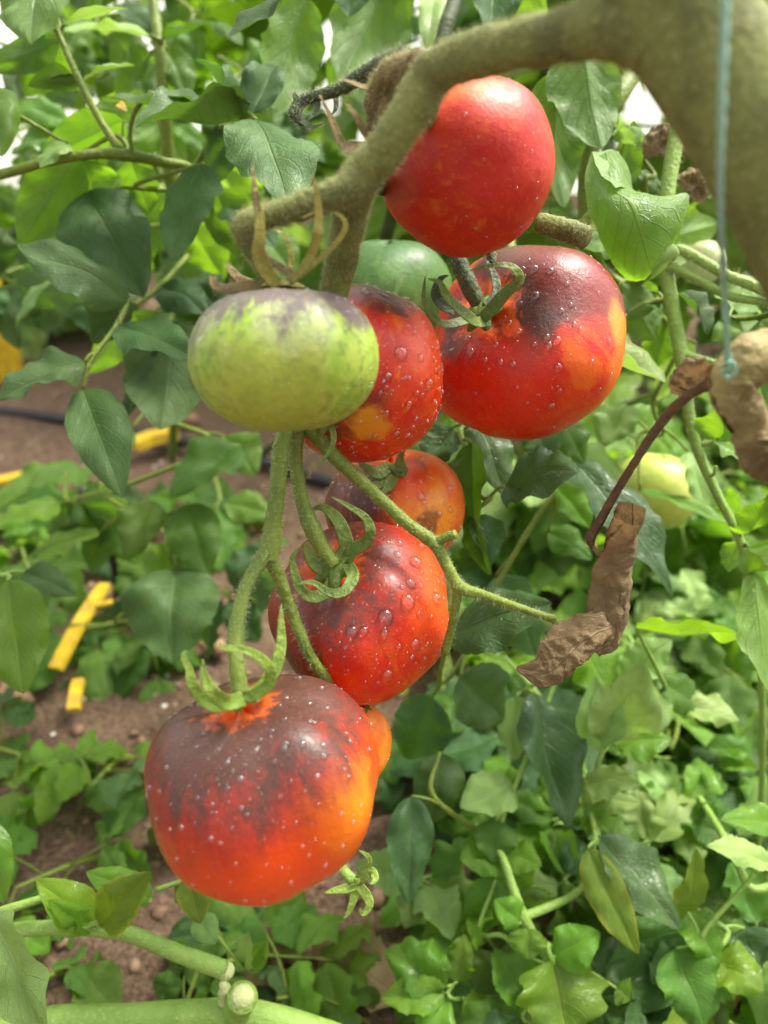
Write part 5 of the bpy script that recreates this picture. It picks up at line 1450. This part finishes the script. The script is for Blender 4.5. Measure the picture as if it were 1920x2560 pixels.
# ------------------------------------------------------------------ low plants on the soil
FR = ['leaf_fresh', 'leaf_fresh', 'leaf_mid', 'leaf_pale', 'leaf_fresh', 'leaf_pale']
DK = ['leaf_mid', 'leaf_dark', 'leaf_mid', 'leaf_fresh']
seedlings = [
    # pixel x, y of the foot, height, leaves, leaf size, materials, label
    (1330, 2420, .13, 8, .13, FR, 'bushy green seedling at the bottom edge right of centre, stems forking'),
    (1560, 2480, .15, 9, .14, FR, 'bright seedling in the bottom right corner area with glossy leaves'),
    (1790, 2450, .15, 9, .14, FR, 'leafy seedling in the extreme bottom right corner'),
    (1180, 2330, .08, 6, .10, DK, 'small dark seedling on soil below the spent flower calyx'),
    (1450, 2150, .14, 9, .15, FR, 'tangled pale leaved plant below the dry brown leaf'),
    (1680, 2200, .15, 9, .14, FR, 'seedling with broad light leaves right of the pale tangle'),
    (1880, 2250, .15, 8, .14, FR, 'green seedling at the right edge above the corner'),
    (1300, 1990, .15, 9, .15, DK, 'dark wet leaved plant right of the lowest tomato'),
    (1120, 2100, .12, 7, .14, DK, 'shaded plant directly right of the lowest tomato'),
    (1560, 1930, .16, 9, .15, FR, 'bright leafy plant under the dry brown leaf'),
    (1780, 1980, .15, 9, .14, FR, 'plant with toothed bright leaves near right edge'),
    (1420, 1780, .15, 8, .15, DK, 'mid green plant just below the dry leaf tip'),
    (1640, 1760, .15, 9, .15, FR, 'plant right of the dry leaf with upright bright leaves'),
    (1850, 1760, .13, 8, .14, FR, 'plant low at right edge beneath the hanging stem'),
    (1180, 1850, .14, 8, .15, DK, 'dark plant below the centre tomato'),
    (1250, 1640, .14, 8, .15, DK, 'plant behind the long cut stalk'),
    (1500, 1600, .15, 8, .16, FR, 'plant behind the dry brown leaf'),
    (1740, 1580, .15, 8, .16, FR, 'plant behind the pale hairy stem at right'),
    (1900, 1600, .15, 7, .16, FR, 'plant half cut by right edge behind hairy stem'),
    (1400, 1450, .18, 9, .17, FR, 'plant farther back between dry leaf and big tomato'),
    (1620, 1430, .18, 9, .17, FR, 'plant farther back below the yellow green tomato'),
    (1830, 1420, .18, 9, .17, FR, 'plant farther back at right edge'),
    (1080, 1560, .12, 7, .15, DK, 'dark plant hidden behind the centre tomato'),
    (420, 1560, .10, 6, .14, DK, 'round leaved plant left of the centre tomato'),
    (100, 1560, .12, 7, .15, DK, 'green plant at left edge beside the yellow strip'),
    (330, 1900, .08, 5, .11, DK, 'green seedling tucked behind left side of the lowest tomato'),
    (130, 1930, .05, 3, .08, DK, 'small dark seedling on bare soil at left'),
    (260, 2130, .07, 4, .10, DK, 'seedling left below the lowest tomato'),
    (740, 2380, .07, 4, .11, DK, 'seedling straight under the lowest tomato'),
    (870, 2480, .05, 3, .10, DK, 'little seedling at the bottom edge below the spent calyx'),
    (160, 2420, .06, 4, .10, DK, 'dark seedling in the bottom left corner'),
    (430, 2500, .05, 3, .09, DK, 'seedling behind the cut green stem at the bottom'),
    (500, 1330, .14, 7, .17, DK, 'plant behind the truss stalk at left'),
    (60, 1300, .12, 6, .16, FR, 'bright plant at left edge below the yellow strip on soil'),
    (880, 2050, .10, 6, .13, DK, 'dark plant right behind the lowest tomato'),
    (1500, 1270, .30, 10, .20, FR, 'taller plant behind the brown petiole'),
    (1760, 1230, .30, 10, .20, FR, 'taller plant behind the hairy stem, near the yellow green tomato'),
    (1330, 1330, .26, 9, .19, FR, 'taller plant behind the dark wet leaf'),
    (1900, 1130, .30, 10, .20, FR, 'taller plant behind the dried stub'),
    (1620, 1120, .32, 10, .20, FR, 'taller plant straight below the big folded leaf'),
    (110, 860, .26, 9, .20, FR, 'hazy green plant beside the yellow sleeve'),
    (270, 800, .28, 9, .20, FR, 'hazy green plant behind the drooping left leaf'),
    (-20, 760, .26, 8, .20, FR, 'hazy green plant behind the yellow sleeve at left edge'),
]
for i, (px, py, h, nl, sz, mats, lab) in enumerate(seedlings):
    if py > 1900 and px > 1100:
        h, sz, mats, nl = h * 0.45, sz * 0.72, ['leaf_mid', 'leaf_dark', 'leaf_fresh', 'leaf_mid'], nl - 2  # darker leaf colours stand in for shade below the upper leaves
    bush(G(px, py), h, nl, sz, 900 + i, lab, mats)

# ------------------------------------------------------------------ near plant at the bottom: cut stems and drooping leaves
NP = thing('pruned_plant', tuple(G(-300, 2700)), 'light green pruned plant stem with cut ends along the bottom left', 'plant')
stem('stem', [(-200, 2640, 0.36), (90, 2560, 0.37), (300, 2548, 0.375), (520, 2535, 0.38), (640, 2542, 0.385), (820, 2590, 0.39), (1050, 2690, 0.40)], [0.0075, 0.0070, 0.0068, 0.0070, 0.0076, 0.0068, 0.007], M['stem_fresh'], NP, 18, 0.05, 900, 0.001, 0.0001, 61)
cs = stem('cut_stub', [(585, 2545, 0.383), (598, 2510, 0.376), (606, 2492, 0.371)], [0.0074, 0.0072, 0.0076], M['stem_fresh'], NP, 16, 0.05)
stem('cut_face', [(606, 2492, 0.3712), (608, 2488, 0.3700)], [0.0058, 0.0052], M['cut_wood'], cs, 16, 0.05)
stem('cut_end', [(556, 2424, 0.3755), (566, 2430, 0.376), (572, 2436, 0.3765)], [0.0040, 0.0043, 0.0038], M['cut_wood'], NP, 12, 0.15)
stem('cut_stub', [(560, 2500, 0.378), (562, 2475, 0.374), (556, 2455, 0.372)], [0.0034, 0.0032, 0.0016], M['cut_wood'], NP, 10, 0.4)
stem('branch', [(-120, 2350, 0.37), (40, 2325, 0.37), (170, 2318, 0.37), (270, 2322, 0.37), (340, 2340, 0.37), (450, 2385, 0.372), (562, 2425, 0.376)], [0.0034, 0.0035, 0.0036, 0.0042, 0.0038, 0.0040, 0.0044], M['stem_fresh'], NP, 14, 0.06, 500, 0.001, 0.0001, 62)
stem('branch', [(-60, 2300, 0.365), (30, 2270, 0.365), (110, 2245, 0.366)], [0.0025, 0.0022, 0.0018], M['stem_fresh'], NP, 10, 0.06)
compound(NP, (270, 2322, 0.37), [
    Lf(250, 2315, 0.366, 378, 2180, 0.35, 120, 'leaf_yellowing', (0.25, 0.5, 0.8), droop=0.6, fold=0.2),
    Lf(240, 2320, 0.37, 90, 2200, 0.36, 110, 'leaf_fresh', (-0.1, 0.7, 0.6), droop=0.7),
    Lf(220, 2325, 0.368, 120, 2250, 0.355, 60, 'leaf_fresh', (-0.2, 0.7, 0.6), droop=0.5),
    Lf(380, 2250, 0.375, 215, 2180, 0.375, 90, 'leaf_fresh', (0.0, 0.7, 0.6)),
    Lf(190, 2325, 0.362, 225, 2275, 0.35, 40, 'leaf_fresh', (0.2, 0.7, 0.6)),
], 'stem_fresh', r=0.0016)
compound(NP, (390, 2225, 0.38), [
    Lf(470, 2190, 0.375, 500, 2310, 0.365, 85, 'leaf_yellowing', (0.3, 0.4, 0.8), droop=0.8, fold=0.3),
    Lf(480, 2200, 0.385, 440, 2260, 0.38, 60, 'leaf_yellowing', (-0.2, 0.3, 0.9)),
    Lf(490, 2290, 0.385, 540, 2360, 0.38, 70, 'leaf_pale', (0.2, 0.6, 0.7)),
    Lf(610, 2420, 0.40, 625, 2330, 0.39, 60, 'leaf_pale', (-0.3, 0.5, 0.8)),
    Lf(610, 2425, 0.40, 670, 2350, 0.40, 60, 'leaf_fresh', (0.4, 0.5, 0.8)),
], 'stem_fresh', r=0.0013)
compound(NP, (-60, 2300, 0.365), [
    Lf(-20, 2280, 0.30, 120, 2600, 0.28, 190, 'leaf_pale', (-0.5, 0.2, 0.85), droop=0.3),
    Lf(-40, 2050, 0.36, 10, 2260, 0.35, 90, 'leaf_fresh', (0.4, 0.2, 0.9)),
], 'stem_fresh', r=0.0016)
# big leaf at left edge
compound(NP, (-160, 1450, 0.45), [Lf(20, 1450, 0.44, 60, 1735, 0.42, 190, 'leaf_mid', (0.1, 0.5, 0.85), droop=0.4), Lf(60, 1430, 0.46, 190, 1490, 0.45, 90, 'leaf_dark', (0.1, 0.7, 0.7))], 'stem_fresh')

# hand placed leaves of the low plants that show large
HPS = 0.87
def gd(x, y):
    return float(np.dot(G(x, y) - CAM, FWD))
def hp(pts, foot=True):
    q = [(x, y, d * HPS) for x, y, d in pts]
    if foot: q[-1] = (pts[-1][0], pts[-1][1], gd(pts[-1][0], pts[-1][1]))
    return q
HP = thing('tomato_plant', tuple(G(1480, 2100)), 'sprawling low tomato plant with pale crumpled and glossy dark leaves at lower right', 'plant')
stem('stem', hp([(1260, 1640, 0.62), (1330, 1720, 0.58), (1400, 1830, 0.54), (1455, 1930, 0.53), (1470, 2020, 0.54), (1480, 2100, 0.62)]), [0.0010, 0.0022, 0.0028, 0.0032, 0.0034, 0.004], M['stem_fresh'], HP, 10, 0.06, 300, 0.0016, 0.0001, 71)
stem('stem', hp([(1215, 2090, 0.52), (1255, 2140, 0.50), (1282, 2220, 0.49), (1307, 2290, 0.485), (1340, 2350, 0.485), (1390, 2435, 0.48), (1420, 2520, 0.48), (1420, 2640, 0.50)]), [0.0012, 0.0020, 0.0026, 0.0034, 0.0028, 0.0026, 0.0026, 0.003], M['stem_fresh'], HP, 12, 0.06, 500, 0.0016, 0.0001, 72)
stem('branch', hp([(1307, 2292, 0.485), (1370, 2268, 0.49), (1440, 2232, 0.50), (1500, 2160, 0.53)], False), [0.0026, 0.0024, 0.0020, 0.001], M['stem_fresh'], HP, 10, 0.06)
stem('branch', hp([(1700, 2310, 0.52), (1650, 2345, 0.51), (1600, 2410, 0.50), (1580, 2490, 0.50), (1570, 2600, 0.50)]), [0.001, 0.0018, 0.0024, 0.0026, 0.003], M['stem_fresh'], HP, 10, 0.06)
stem('branch', hp([(1955, 2205, 0.50), (1880, 2222, 0.50), (1840, 2150, 0.51), (1790, 2060, 0.54), (1720, 1950, 0.60)]), [0.002, 0.0026, 0.0024, 0.0022, 0.0026], M['stem_fresh'], HP, 10, 0.06)
compound(HP, (1455, 1930, 0.4611), [
    Lf(1520, 1860, 0.4524, 1610, 1660, 0.4350, 175, 'leaf_pale', (0.2, 0.6, 0.8), quilt=0.06, wave=0.1),
    Lf(1500, 1870, 0.4524, 1490, 1690, 0.4437, 120, 'leaf_pale', (-0.2, 0.6, 0.8), quilt=0.05, fold=0.4),
    Lf(1560, 1690, 0.4785, 1680, 1600, 0.4698, 110, 'leaf_pale', (0.1, 0.7, 0.7), wave=0.12),
    Lf(1540, 1860, 0.4698, 1680, 1850, 0.4611, 120, 'leaf_fresh', (0.1, 0.7, 0.6)),
    Lf(1460, 1950, 0.4524, 1603, 1960, 0.4350, 115, 'leaf_pale', (0.05, 0.8, 0.6), quilt=0.05, droop=0.3),
    Lf(1480, 2000, 0.4611, 1600, 2010, 0.4524, 80, 'leaf_pale', (0.1, 0.8, 0.6)),
], 'stem_fresh', r=0.0018)
compound(HP, (1330, 1720, 0.5046), [
    Lf(1330, 1730, 0.4698, 1420, 2070, 0.4350, 150, 'leaf_wet', (0.25, 0.55, 0.8), warp=0.3, droop=0.5, fold=0.3),
    Lf(1290, 1740, 0.4785, 1290, 1900, 0.4698, 90, 'leaf_pale', (-0.3, 0.5, 0.8)),
    Lf(1440, 1590, 0.4872, 1530, 1760, 0.4785, 190, 'leaf_fresh', (0.2, 0.7, 0.7)),
    Lf(1290, 1970, 0.4524, 1150, 2020, 0.4350, 130, 'leaf_pale', (-0.1, 0.75, 0.6), quilt=0.06, droop=0.6),
    Lf(1250, 2130, 0.4437, 1150, 2150, 0.4350, 120, 'leaf_fresh', (-0.1, 0.7, 0.7)),
    Lf(1265, 2135, 0.4437, 1355, 2165, 0.4350, 85, 'leaf_fresh', (0.2, 0.7, 0.7)),
    Lf(1240, 2050, 0.4437, 1230, 2160, 0.4350, 110, 'leaf_mid', (0, 0.6, 0.8)),
], 'stem_fresh', r=0.0018)
compound(HP, (1470, 2020, 0.4698), [
    Lf(1500, 2090, 0.4350, 1700, 2325, 0.4133, 170, 'leaf_wet', (0.25, 0.60, 0.75), warp=0.3, droop=0.4, fold=0.25, quilt=0.08),
    Lf(1470, 2120, 0.4263, 1597, 2385, 0.4046, 100, 'leaf_yellowing', (-0.4, 0.5, 0.75), droop=0.5, fold=0.4, wave=0.1),
    Lf(1470, 2020, 0.4524, 1530, 2090, 0.4437, 110, 'leaf_fresh', (0.1, 0.6, 0.8)),
    Lf(1700, 2310, 0.4350, 1740, 2120, 0.4263, 100, 'leaf_yellowing', (0.4, 0.2, 0.85)),
    Lf(1550, 2230, 0.4350, 1610, 2290, 0.4263, 70, 'leaf_fresh', (0.2, 0.6, 0.7)),
], 'stem_fresh', r=0.0018)
compound(HP, (1390, 2435, 0.4176), [
    Lf(1380, 2400, 0.4133, 1420, 2600, 0.3959, 230, 'leaf_fresh', (0.0, 0.65, 0.75), lobe=0.14, quilt=0.05, droop=0.5),
    Lf(1385, 2390, 0.4133, 1500, 2330, 0.4089, 110, 'leaf_fresh', (0.1, 0.7, 0.7), quilt=0.04),
    Lf(1300, 2305, 0.4176, 1235, 2250, 0.4133, 80, 'leaf_fresh', (-0.2, 0.6, 0.8)),
    Lf(1320, 2320, 0.4176, 1320, 2400, 0.4089, 95, 'leaf_fresh', (-0.1, 0.7, 0.7)),
    Lf(1250, 2400, 0.4350, 1180, 2475, 0.4263, 110, 'leaf_mid', (-0.1, 0.7, 0.7)),
    Lf(1150, 2380, 0.4437, 1008, 2400, 0.4350, 75, 'leaf_mid', (0, 0.8, 0.5)),
    Lf(1540, 2470, 0.4133, 1580, 2500, 0.4089, 70, 'leaf_fresh', (0.2, 0.7, 0.7)),
    Lf(1240, 2200, 0.4524, 1180, 2330, 0.4524, 110, 'leaf_mid', (-0.2, 0.6, 0.8)),
], 'stem_fresh', r=0.0018)
compound(HP, (1700, 2310, 0.4524), [
    Lf(1720, 2280, 0.4263, 1790, 2420, 0.4133, 120, 'leaf_fresh', (0.1, 0.75, 0.65), droop=0.7),
    Lf(1690, 2370, 0.4176, 1760, 2570, 0.4002, 170, 'leaf_mid', (0.1, 0.6, 0.8), droop=0.4),
    Lf(1790, 2400, 0.4176, 1910, 2480, 0.4002, 140, 'leaf_fresh', (0.1, 0.7, 0.7)),
    Lf(1930, 2160, 0.4176, 1766, 2116, 0.4089, 85, 'leaf_pale', (-0.1, 0.85, 0.5), serr=0.06),
    Lf(1960, 2060, 0.4350, 1800, 2050, 0.4263, 90, 'leaf_fresh', (0, 0.75, 0.6)),
    Lf(1860, 2320, 0.4350, 1900, 2440, 0.4263, 130, 'leaf_wet', (0.2, 0.6, 0.7), warp=0.3),
], 'stem_fresh', r=0.0018)
compound(HP, (1570, 1590, 0.5220), [
    Lf(1590, 1570, 0.4350, 1905, 1605, 0.4002, 150, 'leaf_fresh', (0.05, 0.75, -0.2), lobe=0.12, serr=0.05, droop=0.4),
    Lf(1640, 1700, 0.4785, 1760, 1780, 0.4785, 110, 'leaf_mid', (0.1, 0.6, 0.7)),
    Lf(1690, 1760, 0.4785, 1850, 1800, 0.4698, 110, 'leaf_pale', (0.1, 0.7, 0.6), wave=0.12),
], 'stem_fresh', r=0.0018)
compound(HP, (1215, 2090, 0.4524), [
    Lf(1030, 1990, 0.4350, 1020, 2260, 0.4176, 115, 'leaf_wet', (0.1, 0.35, 0.9), warp=0.3, droop=0.3),
    Lf(1100, 1880, 0.4524, 1080, 2060, 0.4524, 130, 'leaf_dark', (0.1, 0.4, 0.9)),
], 'stem_green', r=0.0018)

# larger crinkled leaves of the sprawl, seen over the low seedlings
SP = thing('sprawling_plant', tuple(G(1650, 1900)), 'wide sprawl of crinkled bright green leaves filling the lower right', 'plant')
r_ = np.random.RandomState(42)
spots = [(1180, 1780), (1330, 1880), (1240, 2010), (1560, 1760), (1720, 1680), (1860, 1740), (1640, 1880), (1780, 1900), (1900, 1900), (1700, 2020), (1830, 2100), (1620, 2120), (1420, 2210), (1240, 2260), (1140, 2480), (1330, 2540), (1620, 2500), (1800, 2520), (1900, 2330), (1530, 2370), (1750, 1540), (1500, 1690), (1420, 1600), (1060, 2200), (1890, 1560), (1400, 2060), (1480, 2500)]
MT = ['leaf_fresh', 'leaf_fresh', 'leaf_mid', 'leaf_pale', 'leaf_fresh', 'leaf_wet', 'leaf_mid']
for k, (cx, cy) in enumerate(spots):
    g0 = gd(cx, cy)
    dd = min(g0 * 0.86, 0.66)
    sc = 0.46 / dd
    lf = []
    a0 = r_.rand() * 6.28
    nl = r_.randint(3, 6)
    mt = MT[r_.randint(len(MT))]
    for q in range(nl):
        a = a0 + (q - (nl - 1) / 2) * 0.95 + r_.normal(0, .15)
        L = r_.uniform(120, 190) * sc
        bx, by = cx + math.cos(a) * 25 * sc, cy + math.sin(a) * 22 * sc
        tx, ty = bx + math.cos(a) * L, by + math.sin(a) * L * 0.85
        lf.append(Lf(bx, by, dd, tx, ty, dd * (1 + 0.05 * math.sin(a) * -1 + r_.normal(0, .02)), L * r_.uniform(.55, .75), mt if r_.rand() < .75 else MT[r_.randint(len(MT))],
                     (r_.normal(0, .3), 0.65, 0.75), droop=r_.uniform(.3, 1.1), fold=r_.uniform(0, .45), curl=r_.uniform(-.15, .25), wave=r_.uniform(.08, .2), lobe=r_.uniform(0.03, .16), serr=r_.uniform(.02, .05), quilt=r_.uniform(.04, .09), warp=0.22))
    compound(SP, (cx - math.cos(a0) * 60, cy - math.sin(a0) * 40 + 30, min(g0 * 0.95, dd * 1.12)), lf, 'stem_fresh', r=0.0013)

# dry leaf litter on the soil at the bottom
def litter(px, py, w, label, seed):
    c = G(px, py, 0.006)
    r_ = np.random.RandomState(seed)
    V, F, U = leaf_local(0.55, droop=-0.6, fold=-0.3, curl=-0.25, wave=0.25, serr=0.08, lobe=0.12, quilt=0.10, seed=seed)
    a = r_.rand() * 6.28
    d = np.array([math.cos(a), math.sin(a), 0.05])
    V = xf(V, c, d, (r_.normal(0, .3), r_.normal(0, .3), 1), w)
    V[:, 2] = np.maximum(V[:, 2], 0.004)
    o = obj('dry_leaf', V, F, M['leaf_dry'], None, True, U)
    tag(o, label, 'leaf', 'dry leaf litter on the soil')
litter(1020, 2500, .075, 'tan dry leaf lying on dark soil at the bottom centre', 1)
litter(880, 2540, .06, 'crumpled dry leaf at the bottom edge left of the tan one', 2)
litter(1890, 2440, .05, 'reddish brown dry leaf in the bottom right leaves', 3)
litter(480, 2440, .06, 'dry grey brown leaf behind the cut green stem', 4)
litter(1240, 2230, .04, 'small dry leaf in shade under the forked seedling', 5)

# ------------------------------------------------------------------ rows behind
BM = ['leaf_fresh', 'leaf_fresh', 'leaf_mid', 'leaf_fresh', 'leaf_pale']
rows = [(-0.95, 1.75, 1.3, 'leftmost'), (-0.45, 1.95, 1.4, 'second from left'), (0.02, 1.7, 1.4, 'third from left'), (0.40, 1.55, 1.3, 'fourth from left'), (0.80, 1.65, 1.3, 'fifth from left'), (1.25, 1.8, 1.4, 'rightmost')]
for i, (x, y, h, w) in enumerate(rows):
    back_plant((x, y, 0), h, 26, 0.30, 40 + i, 'blurred tomato plant %s in the row behind' % w, BM)
rows = [(-1.7, 3.0, 1.5, 'leftmost'), (-0.9, 3.3, 1.5, 'second from left'), (-0.15, 3.1, 1.5, 'in the middle'), (0.6, 3.2, 1.5, 'fourth from left'), (1.4, 3.0, 1.5, 'rightmost')]
for i, (x, y, h, w) in enumerate(rows):
    back_plant((x, y, 0), h, 26, 0.36, 60 + i, 'far hazy tomato plant %s in the second row' % w, BM)
# far mass of foliage
r_ = np.random.RandomState(77)
g = Geo()
LV = [leaf_local(0.55, seed=k, nu=3, nv=5) for k in range(4)]
for k in range(1500):
    x = r_.uniform(-9, 9); y = r_.uniform(5.2, 8.5); z = abs(r_.normal(0, 0.75)) * (0.8 + 0.4 * math.sin(x * 2.1))
    V, F, U = LV[r_.randint(4)]
    a = r_.rand() * 6.28
    g.add(xf(V, (x, y, z), (math.cos(a), math.sin(a), r_.normal(-.3, .4)), (r_.normal(0, .5), r_.normal(0, .5), 1), r_.uniform(.14, .26)), F, U)
o = g.build('far_foliage', M['leaf_fresh'], None, 'stuff')
tag(o, 'far green mass of garden foliage behind the rows')

# pale film wall with hoops, made up to give the white light at the back
FW = thing('backlight_film', (0, 5.0, 0), 'added pale film wall giving the white light behind the plants', 'wall')
V, U = [], []
nx, nz = 60, 14
for i in range(nz):
    for j in range(nx):
        z = 2.6 * i / (nz - 1)
        V.append(((j / (nx - 1) - .5) * 26, 5.2 - 0.16 * z * z + 0.03 * math.sin(j * 1.3) , z)); U.append((j / nx, i / nz))
obj('film', V, grid_faces(nz, nx), M['film'], FW, True, U)
for k in range(9):
    x = -8 + k * 2.0
    V, F, U, *_ = tube_geo([(x, 5.12 - 0.16 * z * z, z) for z in (0, .6, 1.2, 1.9, 2.6)], [0.02] * 5, 8, 20)
    obj('added_hoop', V, F, M['added_hoop'], FW, True, U)
